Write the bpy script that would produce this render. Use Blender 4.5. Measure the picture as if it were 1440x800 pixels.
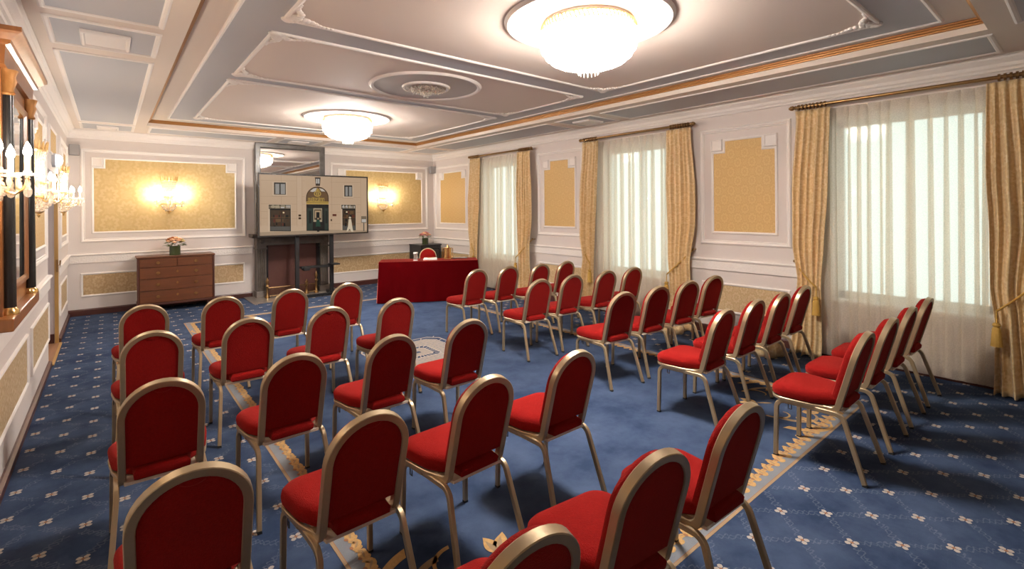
import bpy, bmesh, math, random
from mathutils import Vector, Matrix
random.seed(7)
PI = math.pi
for o in list(bpy.data.objects): bpy.data.objects.remove(o)
SC = bpy.context.scene
COL = SC.collection

# ------------------------------------------------------------------ camera
H = 1.7011
FPX, CY = 681.85, 293.6
cam = bpy.data.cameras.new('camera'); cam.sensor_width = 36.0; cam.lens = FPX/1440*36
cam.shift_y = (CY-400)/1440; cam.clip_start = 0.05; cam.clip_end = 100
camo = bpy.data.objects.new('camera', cam); COL.objects.link(camo)
yaw, roll = 0.692615, 0.0078081
camo.matrix_world = (Matrix.Translation((0, 0, H)) @ Matrix.Rotation(-yaw, 4, 'Z') @ Matrix.Rotation(PI/2, 4, 'X')
                     @ Matrix.Rotation(-roll, 4, 'Z'))
SC.camera = camo

# ------------------------------------------------------------------ light levels
EXPOSURE = 0.55
LAMP = 125.0         # emission of the chandelier bowls
BULB = 350.0          # emission of the sconce flame bulbs
SKY = 1.2           # overcast daylight outside the windows
SC.view_settings.view_transform = 'Standard'
SC.view_settings.look = 'None'
SC.view_settings.exposure = EXPOSURE
SC.view_settings.gamma = 1.0
SC.view_settings.use_curve_mapping = False
wd = bpy.data.worlds.new('sky'); SC.world = wd; wd.use_nodes = True
bg = wd.node_tree.nodes['Background']; bg.inputs[0].default_value = (0.80, 0.97, 0.92, 1); bg.inputs[1].default_value = SKY

# ------------------------------------------------------------------ room numbers
XL, XR, YF, YB = -0.53, 6.28, -3.2, 10.66
ZS, ZC = 3.06, 3.16             # soffit, recessed ceiling
RX0, RX1, RY0, RY1 = 0.46, 5.24, 0.53, 9.60

def lin(c):
    return tuple(((v/255)/12.92 if v/255 <= 0.04045 else ((v/255+0.055)/1.055)**2.4) for v in c)

# ------------------------------------------------------------------ materials
def newmat(name):
    m = bpy.data.materials.new(name); m.use_nodes = True
    nt = m.node_tree; return m, nt, nt.nodes['Principled BSDF']
def nd(nt, t, **kw):
    n = nt.nodes.new(t)
    for k, v in kw.items(): setattr(n, k, v)
    return n
def mat(name, col, rough=.6, metal=0., bump=0., bscale=60., var=0., vscale=4., sheen=0., spec=.5, stretch=(1, 1, 1)):
    m, nt, b = newmat(name)
    b.inputs['Base Color'].default_value = (*col, 1); b.inputs['Roughness'].default_value = rough
    b.inputs['Metallic'].default_value = metal; b.inputs['Specular IOR Level'].default_value = spec
    if sheen:
        b.inputs['Sheen Weight'].default_value = sheen; b.inputs['Sheen Roughness'].default_value = .4
        b.inputs['Sheen Tint'].default_value = (*[min(1, c*3+.02) for c in col], 1)
    if bump or var:
        tc = nd(nt, 'ShaderNodeTexCoord'); mp = nd(nt, 'ShaderNodeMapping'); mp.inputs['Scale'].default_value = stretch
        nt.links.new(tc.outputs['Object'], mp.inputs[0])
    if var:
        n = nd(nt, 'ShaderNodeTexNoise'); n.inputs['Scale'].default_value = vscale; n.inputs['Detail'].default_value = 4
        nt.links.new(mp.outputs[0], n.inputs['Vector'])
        r = nd(nt, 'ShaderNodeMix', data_type='RGBA')
        r.inputs[6].default_value = (*[c*(1-var) for c in col], 1); r.inputs[7].default_value = (*[min(1, c*(1+var)) for c in col], 1)
        nt.links.new(n.outputs['Fac'], r.inputs[0]); nt.links.new(r.outputs[2], b.inputs['Base Color'])
    if bump:
        n = nd(nt, 'ShaderNodeTexNoise'); n.inputs['Scale'].default_value = bscale; n.inputs['Detail'].default_value = 3
        nt.links.new(mp.outputs[0], n.inputs['Vector'])
        bp = nd(nt, 'ShaderNodeBump'); bp.inputs['Strength'].default_value = bump; bp.inputs['Distance'].default_value = .01
        nt.links.new(n.outputs['Fac'], bp.inputs['Height']); nt.links.new(bp.outputs[0], b.inputs['Normal'])
    return m
def emis(name, col, s):
    m, nt, b = newmat(name); b.inputs['Base Color'].default_value = (*col, 1)
    b.inputs['Emission Color'].default_value = (*col, 1); b.inputs['Emission Strength'].default_value = s
    return m
def M_(nt, op, a, b=None, c=None):
    n = nd(nt, 'ShaderNodeMath', operation=op)
    for i, v in enumerate((a, b, c)):
        if v is None: continue
        if isinstance(v, (int, float)): n.inputs[i].default_value = v
        else: nt.links.new(v, n.inputs[i])
    return n.outputs[0]

def damask(name, c0, c1, sx, sy, ax, rough=.45, bump=.25, sheen=0.):
    """woven damask: staggered rows of scalloped medallions with leafy sprays; ax = plane axes"""
    m, nt, b = newmat(name)
    tc = nd(nt, 'ShaderNodeTexCoord'); sp = nd(nt, 'ShaderNodeSeparateXYZ')
    nz = nd(nt, 'ShaderNodeTexNoise'); nz.inputs['Scale'].default_value = 9/sx*.3; nz.inputs['Detail'].default_value = 4
    nt.links.new(tc.outputs['Object'], nz.inputs['Vector'])
    nt.links.new(tc.outputs['Object'], sp.inputs[0])
    w = M_(nt, 'MULTIPLY', M_(nt, 'SUBTRACT', nz.outputs['Fac'], .5), .12)
    u = M_(nt, 'ADD', M_(nt, 'MULTIPLY', sp.outputs[ax[0]], 1/sx), w)
    v = M_(nt, 'ADD', M_(nt, 'MULTIPLY', sp.outputs[ax[1]], 1/sy), w)
    def cell(du, dv):
        a = M_(nt, 'ADD', u, du); a = M_(nt, 'SUBTRACT', a, M_(nt, 'ROUND', a))
        c = M_(nt, 'ADD', v, dv); c = M_(nt, 'SUBTRACT', c, M_(nt, 'ROUND', c))
        r = M_(nt, 'SQRT', M_(nt, 'ADD', M_(nt, 'MULTIPLY', a, a), M_(nt, 'MULTIPLY', c, c)))
        th = M_(nt, 'ARCTAN2', a, c)
        sc = M_(nt, 'MULTIPLY', M_(nt, 'COSINE', M_(nt, 'MULTIPLY', th, 9.0)), .035)
        rr = M_(nt, 'ADD', r, sc)
        return M_(nt, 'MULTIPLY', M_(nt, 'COSINE', M_(nt, 'MULTIPLY', rr, 30.0)), M_(nt, 'LESS_THAN', r, .36))
    s = M_(nt, 'ADD', cell(0, 0), cell(.5, .5))
    n2 = nd(nt, 'ShaderNodeTexNoise'); n2.inputs['Scale'].default_value = 12/sx; n2.inputs['Detail'].default_value = 2
    nt.links.new(tc.outputs['Object'], n2.inputs['Vector'])
    s = M_(nt, 'ADD', s, M_(nt, 'MULTIPLY', M_(nt, 'SUBTRACT', n2.outputs['Fac'], .5), 1.3))
    f = nd(nt, 'ShaderNodeMapRange'); f.inputs[1].default_value = -.35; f.inputs[2].default_value = .45
    nt.links.new(s, f.inputs[0])
    mx = nd(nt, 'ShaderNodeMix', data_type='RGBA'); mx.inputs[6].default_value = (*c0, 1); mx.inputs[7].default_value = (*c1, 1)
    nt.links.new(f.outputs[0], mx.inputs[0]); nt.links.new(mx.outputs[2], b.inputs['Base Color'])
    rr = nd(nt, 'ShaderNodeMapRange'); rr.inputs[3].default_value = rough+.12; rr.inputs[4].default_value = rough-.05
    nt.links.new(f.outputs[0], rr.inputs[0]); nt.links.new(rr.outputs[0], b.inputs['Roughness'])
    bp = nd(nt, 'ShaderNodeBump'); bp.inputs['Strength'].default_value = bump; bp.inputs['Distance'].default_value = .002
    nt.links.new(f.outputs[0], bp.inputs['Height']); nt.links.new(bp.outputs[0], b.inputs['Normal'])
    if sheen: b.inputs['Sheen Weight'].default_value = sheen
    return m

SHEENTINT = (.8, .20, .16, 1)
WALL = mat('wall_paint', (.70, .635, .60), .7, bump=.05, bscale=90)
WHITE = mat('white_plaster', (.83, .78, .74), .55)
RELIEF = mat('carved_white_plaster', (.83, .78, .74), .6, bump=.45, bscale=60)
CEILP = mat('taupe_ceiling_paint', (.72, .625, .56), .75, bump=.04)
SOFF = mat('cream_soffit_paint', (.74, .655, .58), .75)
BLUEG = mat('blue_grey_ceiling_paint', (.50, .51, .54), .75)
GILT = mat('gilded_moulding', (.40, .185, .055), .5, .4, bump=.3, bscale=40)
BASEB = mat('dark_wood_skirting', (.075, .022, .016), .4, var=.3)
DAM_B = damask('gold_damask_back', (.575, .405, .165), (.63, .46, .21), .46, .50, (0, 2))
DAM_S = damask('gold_damask_side', (.60, .385, .145), (.655, .44, .175), .18, .24, (1, 2))
DADO_B = damask('tan_damask_back', (.46, .31, .155), (.56, .405, .23), .30, .36, (0, 2))
DADO_S = damask('tan_damask_side', (.52, .365, .19), (.62, .465, .275), .20, .26, (1, 2))
GOLDC = damask('gold_curtain_silk', (.66, .46, .225), (.75, .56, .31), .22, .28, (1, 2), rough=.45, bump=.12, sheen=.3)
ROPE = mat('gold_rope', (.50, .29, .05), .6, bump=.6, bscale=120)
BRASSA = mat('antique_brass', (.30, .18, .075), .32, .9, var=.3, vscale=30)
BRASS = mat('polished_brass', (.78, .50, .20), .22, .95)
GOLDL = mat('gilt_bronze', (.80, .55, .25), .3, .9)
VELV = mat('red_velvet', (.235, .009, .008), .9, bump=.5, bscale=240, var=.22, vscale=110, sheen=.25, spec=.03)
CLOTH = mat('red_tablecloth', (.068, .0007, .0018), .9, bump=.15, bscale=200, sheen=.5, spec=0.)
for m_ in (VELV, CLOTH): m_.node_tree.nodes['Principled BSDF'].inputs['Sheen Tint'].default_value = SHEENTINT
CHAMP = mat('champagne_gold_metal', (.43, .325, .20), .38, .6, var=.06, vscale=20)
BLACKR = mat('black_rubber', (.02, .02, .02), .7)
CREAMB = mat('cream_seat_board', (.74, .62, .48), .5)
STEEL = mat('dark_steel', (.09, .085, .08), .4, .7)
TVBLK = mat('black_plastic', (.018, .017, .018), .4)
STANDM = mat('charcoal_metal', (.014, .014, .015), .45, .1)
MARBLE = mat('grey_marble', (.19, .165, .145), .3, var=.55, vscale=7, bump=.05)
MARBLD = mat('dark_carved_marble', (.085, .070, .058), .35, var=.5, vscale=9, bump=.1)
FIREB = mat('red_brown_fireboard', (.085, .026, .018), .6, var=.15)
CHESTW = mat('mahogany_veneer', (.125, .040, .013), .35, var=.45, vscale=5, stretch=(.6, 6, 6))
CHESTD = mat('dark_mahogany', (.075, .022, .012), .4, var=.3)
FRAMEW = mat('honey_wood', (.30, .118, .040), .3, var=.3, vscale=6, stretch=(6, 6, .7))
EBONY = mat('ebonised_wood', (.016, .015, .015), .25)
BLKCAB = mat('black_lacquer', (.022, .020, .019), .3)
MIRR = mat('mirror_glass', (.86, .86, .85), .015, 1.0)
VASEG = mat('dark_green_glass', (.045, .060, .022), .12)
LEAF = mat('leaf_green', (.10, .14, .03), .6, var=.4, vscale=40)
PEACH = mat('peach_petals', (.80, .46, .27), .7, var=.2, vscale=60)
RUST = mat('rust_petals', (.38, .12, .035), .7, var=.3, vscale=60)
YELP = mat('pale_yellow_petals', (.72, .55, .22), .7)
PINKP = mat('pink_petals', (.62, .23, .22), .7, var=.3, vscale=60)
PAPER = mat('white_paper', (.85, .83, .80), .6)
GREYS = mat('grey_speaker_cloth', (.30, .29, .29), .8, bump=.3, bscale=200)
JAMB = mat('lavender_white_paint', (.60, .545, .55), .6)
OAKF = mat('oak_threshold', (.33, .165, .085), .45, var=.3, stretch=(8, 1, 1))
GOLDW = mat('golden_oak', (.46, .27, .085), .4, var=.2)
PANEW = mat('white_window_frame', (.75, .74, .71), .5)
CANDLE = mat('ivory_candle_sleeve', (.80, .68, .48), .5)
LAMPG = emis('lit_frosted_glass', (1.0, .95, .90), LAMP)
BULBM = emis('lit_flame_bulb', (1.0, .90, .78), BULB)
BULKM = emis('lit_bulkhead_glass', (.82, .90, 1.0), 3.0)

def crystal(name, tr, col=(1, .97, .93), rough=.08):
    m, nt, b = newmat(name); nt.nodes.remove(b)
    out = nt.nodes['Material Output']
    t = nd(nt, 'ShaderNodeBsdfTransparent'); t.inputs[0].default_value = (*col, 1)
    g = nd(nt, 'ShaderNodeBsdfGlossy'); g.inputs['Roughness'].default_value = rough; g.inputs[0].default_value = (1, .97, .92, 1)
    l = nd(nt, 'ShaderNodeBsdfTranslucent'); l.inputs[0].default_value = (*col, 1)
    a = nd(nt, 'ShaderNodeMixShader'); a.inputs[0].default_value = .5; nt.links.new(g.outputs[0], a.inputs[1]); nt.links.new(l.outputs[0], a.inputs[2])
    c = nd(nt, 'ShaderNodeMixShader'); c.inputs[0].default_value = tr
    nt.links.new(a.outputs[0], c.inputs[1]); nt.links.new(t.outputs[0], c.inputs[2]); nt.links.new(c.outputs[0], out.inputs[0])
    return m
CRYS = crystal('cut_crystal', .45)
GLASS = crystal('clear_glass', .75, (1, 1, 1), .03)
PANE = crystal('window_pane', .92, (1, 1, 1), .02)
def sheer():
    m, nt, b = newmat('sheer_voile'); out = nt.nodes['Material Output']
    b.inputs['Base Color'].default_value = (.80, .71, .60, 1); b.inputs['Roughness'].default_value = .8
    tc = nd(nt, 'ShaderNodeTexCoord'); n = nd(nt, 'ShaderNodeTexNoise'); n.inputs['Scale'].default_value = 110
    nt.links.new(tc.outputs['Object'], n.inputs['Vector'])
    t = nd(nt, 'ShaderNodeBsdfTransparent'); t.inputs[0].default_value = (1, .99, .95, 1)
    l = nd(nt, 'ShaderNodeBsdfTranslucent'); l.inputs[0].default_value = (.95, .89, .80, 1)
    a = nd(nt, 'ShaderNodeMixShader'); a.inputs[0].default_value = .42
    nt.links.new(b.outputs[0], a.inputs[1]); nt.links.new(l.outputs[0], a.inputs[2])
    f = nd(nt, 'ShaderNodeMapRange'); f.inputs[1].default_value = .35; f.inputs[2].default_value = .65; f.inputs[3].default_value = .38; f.inputs[4].default_value = .48
    nt.links.new(n.outputs['Fac'], f.inputs[0])
    c = nd(nt, 'ShaderNodeMixShader'); nt.links.new(f.outputs[0], c.inputs[0])
    nt.links.new(a.outputs[0], c.inputs[1]); nt.links.new(t.outputs[0], c.inputs[2]); nt.links.new(c.outputs[0], out.inputs[0])
    return m
SHEER = sheer()

def carpet():
    m, nt, b = newmat('blue_carpet'); b.inputs['Roughness'].default_value = .95; b.inputs['Specular IOR Level'].default_value = .1
    tc = nd(nt, 'ShaderNodeTexCoord'); sp = nd(nt, 'ShaderNodeSeparateXYZ'); nt.links.new(tc.outputs['Object'], sp.inputs[0])
    n1 = nd(nt, 'ShaderNodeTexNoise'); n1.inputs['Scale'].default_value = 2.6; n1.inputs['Detail'].default_value = 5; n1.inputs['Roughness'].default_value = .65
    nt.links.new(tc.outputs['Object'], n1.inputs['Vector'])
    mx = nd(nt, 'ShaderNodeMix', data_type='RGBA')
    mx.inputs[6].default_value = (.023, .039, .083, 1); mx.inputs[7].default_value = (.053, .078, .139, 1)
    f = nd(nt, 'ShaderNodeMapRange'); f.inputs[1].default_value = .35; f.inputs[2].default_value = .65
    nt.links.new(n1.outputs['Fac'], f.inputs[0]); nt.links.new(f.outputs[0], mx.inputs[0])
    # faint trailing vines along the flower lattice (outside the border only)
    x, y = sp.outputs[0], sp.outputs[1]
    d = .1685*2
    def vine(a, off):
        s = M_(nt, 'ADD', M_(nt, 'MULTIPLY', M_(nt, 'ADD', x, a), 1/d), off)
        return s
    p = M_(nt, 'MULTIPLY', M_(nt, 'ADD', M_(nt, 'SUBTRACT', x, 2.876), M_(nt, 'SUBTRACT', y, 1.134)), 1/d)
    q = M_(nt, 'MULTIPLY', M_(nt, 'SUBTRACT', M_(nt, 'SUBTRACT', x, 2.876), M_(nt, 'SUBTRACT', y, 1.134)), 1/d)
    def line(a, bb):
        wob = M_(nt, 'MULTIPLY', M_(nt, 'SINE', M_(nt, 'MULTIPLY', bb, 2*PI*4)), .065)
        aa = M_(nt, 'ADD', a, wob)
        fr = M_(nt, 'ABSOLUTE', M_(nt, 'SUBTRACT', aa, M_(nt, 'ROUND', aa)))
        l1 = M_(nt, 'LESS_THAN', fr, .020)
        a2 = M_(nt, 'SUBTRACT', a, wob); fr2 = M_(nt, 'ABSOLUTE', M_(nt, 'SUBTRACT', a2, M_(nt, 'ROUND', a2)))
        l2 = M_(nt, 'LESS_THAN', fr2, .016)
        gate = M_(nt, 'GREATER_THAN', M_(nt, 'ABSOLUTE', M_(nt, 'SUBTRACT', bb, M_(nt, 'ROUND', bb))), .16)
        return M_(nt, 'MULTIPLY', M_(nt, 'MAXIMUM', l1, l2), gate)
    nw = nd(nt, 'ShaderNodeTexNoise'); nw.inputs['Scale'].default_value = 22; nt.links.new(tc.outputs['Object'], nw.inputs['Vector'])
    wv = M_(nt, 'MULTIPLY', M_(nt, 'SUBTRACT', nw.outputs['Fac'], .5), .22)
    p = M_(nt, 'ADD', p, wv); q = M_(nt, 'ADD', q, wv)
    v = M_(nt, 'MAXIMUM', line(p, q), line(q, p))
    inx = M_(nt, 'MULTIPLY', M_(nt, 'GREATER_THAN', x, .85), M_(nt, 'LESS_THAN', x, 4.94))
    iny = M_(nt, 'MULTIPLY', M_(nt, 'GREATER_THAN', y, 1.28), M_(nt, 'LESS_THAN', y, 8.87))
    outm = M_(nt, 'SUBTRACT', 1.0, M_(nt, 'MULTIPLY', inx, iny))
    n3 = nd(nt, 'ShaderNodeTexNoise'); n3.inputs['Scale'].default_value = 60; n3.inputs['Detail'].default_value = 1; nt.links.new(tc.outputs['Object'], n3.inputs['Vector'])
    vf = M_(nt, 'MULTIPLY', M_(nt, 'MULTIPLY', v, outm), M_(nt, 'MULTIPLY', n3.outputs['Fac'], .45))
    mv = nd(nt, 'ShaderNodeMix', data_type='RGBA'); mv.inputs[7].default_value = (.22, .235, .28, 1)
    nt.links.new(vf, mv.inputs[0]); nt.links.new(mx.outputs[2], mv.inputs[6]); nt.links.new(mv.outputs[2], b.inputs['Base Color'])
    n2 = nd(nt, 'ShaderNodeTexNoise'); n2.inputs['Scale'].default_value = 300; nt.links.new(tc.outputs['Object'], n2.inputs['Vector'])
    bp = nd(nt, 'ShaderNodeBump'); bp.inputs['Strength'].default_value = .4; bp.inputs['Distance'].default_value = .004
    nt.links.new(n2.outputs['Fac'], bp.inputs['Height']); nt.links.new(bp.outputs[0], b.inputs['Normal'])
    return m
CARPET = carpet()
CP_W = mat('carpet_cream_pile', (.40, .345, .30), .95, bump=.3, bscale=300)
CP_G = mat('carpet_gold_pile', (.46, .27, .10), .95, bump=.3, bscale=300, var=.35, vscale=50)
CP_T = mat('carpet_tan_pile', (.30, .20, .11), .95, bump=.3, bscale=300)
CP_B = mat('carpet_grey_blue_pile', (.175, .19, .215), .95, bump=.3, bscale=300, var=.15, vscale=12)
CP_R = mat('carpet_rust_pile', (.28, .12, .055), .95)

# ------------------------------------------------------------------ mesh helpers
def mesh(name, bm, m, parent=None, smooth=False, loc=None, fix=True):
    if fix: bmesh.ops.recalc_face_normals(bm, faces=bm.faces[:])
    me = bpy.data.meshes.new(name); bm.to_mesh(me); bm.free()
    for mm in (m if isinstance(m, (list, tuple)) else [m]): me.materials.append(mm)
    if smooth:
        for p in me.polygons: p.use_smooth = True
        if smooth == 'auto':
            try: me.set_sharp_from_angle(angle=math.radians(40))
            except Exception: pass
    o = bpy.data.objects.new(name, me); COL.objects.link(o)
    if parent: o.parent = parent
    if loc: o.location = loc
    return o
def B(): return bmesh.new()
def box(bm, x0, x1, y0, y1, z0, z1, mi=0, bev=0.):
    vs = [bm.verts.new(p) for p in ((x0, y0, z0), (x1, y0, z0), (x1, y1, z0), (x0, y1, z0), (x0, y0, z1), (x1, y0, z1), (x1, y1, z1), (x0, y1, z1))]
    fs = [bm.faces.new([vs[i] for i in f]) for f in ((3, 2, 1, 0), (4, 5, 6, 7), (0, 1, 5, 4), (1, 2, 6, 5), (2, 3, 7, 6), (3, 0, 4, 7))]
    for f in fs: f.material_index = mi
    if bev:
        es = list({e for f in fs for e in f.edges})
        bmesh.ops.bevel(bm, geom=es, offset=bev, segments=2, affect='EDGES', profile=.6)
    return fs
def xf(bm, M):
    bmesh.ops.transform(bm, matrix=M, verts=bm.verts[:])
def prism(bm, pts, ax, d0, d1, mi=0):
    """polygon pts (a,b) extruded along axis ax ('x','y','z') from d0 to d1"""
    def P(a, b, d): return {'z': (a, b, d), 'y': (a, d, b), 'x': (d, a, b)}[ax]
    lo = [bm.verts.new(P(a, b, d0)) for a, b in pts]; hi = [bm.verts.new(P(a, b, d1)) for a, b in pts]
    n = len(pts); fs = [bm.faces.new(lo[::-1]), bm.faces.new(hi)]
    for i in range(n): fs.append(bm.faces.new((lo[i], lo[(i+1) % n], hi[(i+1) % n], hi[i])))
    for f in fs: f.material_index = mi
    return fs
def lathe(bm, prof, seg=24, c=(0, 0, 0), a0=0., a1=2*PI, mi=0):
    full = abs(a1-a0-2*PI) < 1e-6; n = seg if full else seg+1
    rings = []
    for k in range(n):
        a = a0+(a1-a0)*k/seg
        rings.append([bm.verts.new((c[0]+r*math.cos(a), c[1]+r*math.sin(a), c[2]+z)) for r, z in prof])
    for k in range(seg):
        A, Bq = rings[k], rings[(k+1) % n]
        for i in range(len(prof)-1):
            f = bm.faces.new((A[i], Bq[i], Bq[i+1], A[i+1])); f.material_index = mi
    return rings
def clean(bm): bmesh.ops.remove_doubles(bm, verts=bm.verts[:], dist=1e-5)
def sweep(bm, path, normals, w, d, closed=False, mi=0, caps=True, rnd=0.):
    """rectangular tube; w = size along the given normal, d = size along tangent x normal"""
    n = len(path); P = [Vector(p) for p in path]; rings = []
    for i in range(n):
        if closed: t = P[(i+1) % n]-P[i-1]
        else: t = P[min(i+1, n-1)]-P[max(i-1, 0)]
        t.normalize(); N = Vector(normals[i]); N = (N-t*N.dot(t)).normalized(); D = t.cross(N)
        a, b, c = w/2, d/2, rnd
        cs = [(-a+c, -b), (a-c, -b), (a, -b+c), (a, b-c), (a-c, b), (-a+c, b), (-a, b-c), (-a, -b+c)] if rnd else [(-a, -b), (a, -b), (a, b), (-a, b)]
        rings.append([bm.verts.new(P[i]+N*u+D*v) for u, v in cs])
    k = len(rings[0])
    for i in range(n if closed else n-1):
        A, Q = rings[i], rings[(i+1) % n]
        for j in range(k):
            f = bm.faces.new((A[j], A[(j+1) % k], Q[(j+1) % k], Q[j])); f.material_index = mi
    if not closed and caps:
        bm.faces.new(rings[0][::-1]).material_index = mi; bm.faces.new(rings[-1]).material_index = mi
def tube(bm, path, r, seg=8, mi=0, rr=None):
    P = [Vector(p) for p in path]; n = len(P); rings = []; N = None
    for i in range(n):
        t = (P[min(i+1, n-1)]-P[max(i-1, 0)]).normalized()
        if N is None:
            N = t.cross(Vector((0, 0, 1)));
            if N.length < .1: N = t.cross(Vector((1, 0, 0)))
        N = (N-t*N.dot(t)).normalized(); D = t.cross(N); q = rr[i] if rr else r
        rings.append([bm.verts.new(P[i]+(N*math.cos(2*PI*j/seg)+D*math.sin(2*PI*j/seg))*q) for j in range(seg)])
    for i in range(n-1):
        for j in range(seg):
            f = bm.faces.new((rings[i][j], rings[i][(j+1) % seg], rings[i+1][(j+1) % seg], rings[i+1][j])); f.material_index = mi
    bm.faces.new(rings[0][::-1]).material_index = mi; bm.faces.new(rings[-1]).material_index = mi
def ball(bm, c, r, seg=8, sc=(1, 1, 1), mi=0):
    g = bmesh.ops.create_uvsphere(bm, u_segments=seg, v_segments=max(4, seg//2+1), radius=r, matrix=Matrix.Translation(c) @ Matrix.Diagonal((*sc, 1)))
    for v in g['verts']:
        for f in v.link_faces: f.material_index = mi
def arc(cx, cy, r, a0, a1, n):
    return [(cx+r*math.cos(a0+(a1-a0)*i/n), cy+r*math.sin(a0+(a1-a0)*i/n)) for i in range(n+1)]
def inset(pts, d):
    """inset a counter-clockwise polygon by d"""
    n = len(pts); out = []
    for i in range(n):
        p0, p1, p2 = Vector(pts[i-1]), Vector(pts[i]), Vector(pts[(i+1) % n])
        e1 = (p1-p0).normalized(); e2 = (p2-p1).normalized()
        n1 = Vector((-e1.y, e1.x)); n2 = Vector((-e2.y, e2.x))
        k = 1+n1.dot(n2); m = (n1+n2)/k if abs(k) > 1e-6 else n1
        q = p1+m*d; out.append((q.x, q.y))
    return out
def mould(bm, T, pts, prof, mi=0):
    """moulding: profile [(inset, out)] carried round polygon pts; T(s,z,out)->xyz"""
    loops = []
    for i, o in prof:
        loops.append([bm.verts.new(T(s, z, o)) for s, z in inset(pts, i)])
    n = len(pts)
    for a, b in zip(loops[:-1], loops[1:]):
        for k in range(n):
            f = bm.faces.new((a[k], a[(k+1) % n], b[(k+1) % n], b[k])); f.material_index = mi
def rect(s0, s1, z0, z1): return [(s0, z0), (s1, z0), (s1, z1), (s0, z1)]
def slab(bm, T, pts, o0, o1, mi=0):
    lo = [bm.verts.new(T(s, z, o0)) for s, z in pts]; hi = [bm.verts.new(T(s, z, o1)) for s, z in pts]
    n = len(pts)
    for f in [bm.faces.new(hi)]+[bm.faces.new((lo[i], lo[(i+1) % n], hi[(i+1) % n], hi[i])) for i in range(n)]: f.material_index = mi
TL = lambda s, z, o: (XL+o, s, z)
TB = lambda s, z, o: (s, YB-o, z)
TR = lambda s, z, o: (XR-o, s, z)
TF = lambda s, z, o: (s, YF+o, z)
TD = lambda zz: (lambda s, t, o: (s, t, zz-o))       # hanging down from a ceiling plane

def thing(name, label, cat, loc=(0, 0, 0), rotz=0., group=None):
    o = bpy.data.objects.new(name, None); COL.objects.link(o); o.empty_display_size = .1
    o.location = loc; o.rotation_euler = (0, 0, rotz); return tag(o, label, cat, group)
def tag(o, label, cat, group=None):
    o['label'] = label; o['category'] = cat
    if group: o['group'] = group
    return o
def struct(o, label=None):
    o['kind'] = 'structure'
    if label: o['label'] = label
    return o
def dup(root, loc=None, rotz=None, label=None, group=None):
    r = root.copy(); COL.objects.link(r)
    if loc is not None: r.location = loc
    if rotz is not None: r.rotation_euler = (0, 0, rotz)
    if label: r['label'] = label
    if group: r['group'] = group
    for ch in list(root.children):
        c = ch.copy(); COL.objects.link(c); c.parent = r
        for g in list(ch.children):
            d = g.copy(); COL.objects.link(d); d.parent = c
    return r

# ================================================================== FLOOR
bm = B()
def flat(pts, z, mi):
    f = bm.faces.new([bm.verts.new((x, y, z)) for x, y in pts]); f.material_index = mi
    if f.normal.z < 0: f.normal_flip()
# carpet slab
box(bm, XL-.3, XR+.3, YF-.3, YB+.3, -.1, 0, 0)
CX, CYR = 2.89, 5.075
BX0, BX1, BY0, BY1 = .853, 4.93, 1.28, 8.87
def ring(d0, d1, z, mi):
    a = [(BX0+d0, BY0+d0), (BX1-d0, BY0+d0), (BX1-d0, BY1-d0), (BX0+d0, BY1-d0)]
    b = [(BX0+d1, BY0+d1), (BX1-d1, BY0+d1), (BX1-d1, BY1-d1), (BX0+d1, BY1-d1)]
    for i in range(4): flat([a[i], a[(i+1) % 4], b[(i+1) % 4], b[i]], z, mi)
ring(0, .016, .0016, 3); ring(.016, .019, .0016, 5); ring(.019, .095, .0012, 4)
def leafy(x, y, a, s, z=.0024):
    """a curled gold acanthus leaf, pointing along a"""
    def R(u, v): return (x+s*(u*math.cos(a)-v*math.sin(a)), y+s*(u*math.sin(a)+v*math.cos(a)))
    def lobe(cu, cv, ru, rv, rot, mi, dz):
        c, q = math.cos(rot), math.sin(rot)
        flat([R(cu+ru*math.cos(t)*c-rv*math.sin(t)*q, cv+ru*math.cos(t)*q+rv*math.sin(t)*c) for t in [k*PI/5 for k in range(10)]], z+dz, mi)
    lobe(.02, .02, .50, .30, .35, 2, 0); lobe(-.22, -.20, .30, .20, -.5, 2, .0003); lobe(.34, .16, .22, .15, 1.0, 2, .0005); lobe(.05, .02, .30, .07, .3, 3, .0008); lobe(-.30, .16, .15, .10, .9, 5, .0006)
def run(x0, y0, x1, y1, side):
    L = math.hypot(x1-x0, y1-y0); n = int(L/.088); a = math.atan2(y1-y0, x1-x0)
    for i in range(n):
        t = (i+.5)/n; leafy(x0+(x1-x0)*t, y0+(y1-y0)*t, a+side*(.5+.35*(i % 2)), .085+.022*random.random())
        leafy(x0+(x1-x0)*(t+.4/n), y0+(y1-y0)*(t+.4/n), a-side*.6, .050)
dd = .100
run(BX0+dd, BY0+dd, BX0+dd, BY1-dd, -1); run(BX1-dd, BY0+dd, BX1-dd, BY1-dd, 1)
run(BX0+dd, BY0+dd, BX1-dd, BY0+dd, 1); run(BX0+dd, BY1-dd, BX1-dd, BY1-dd, -1)
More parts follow.
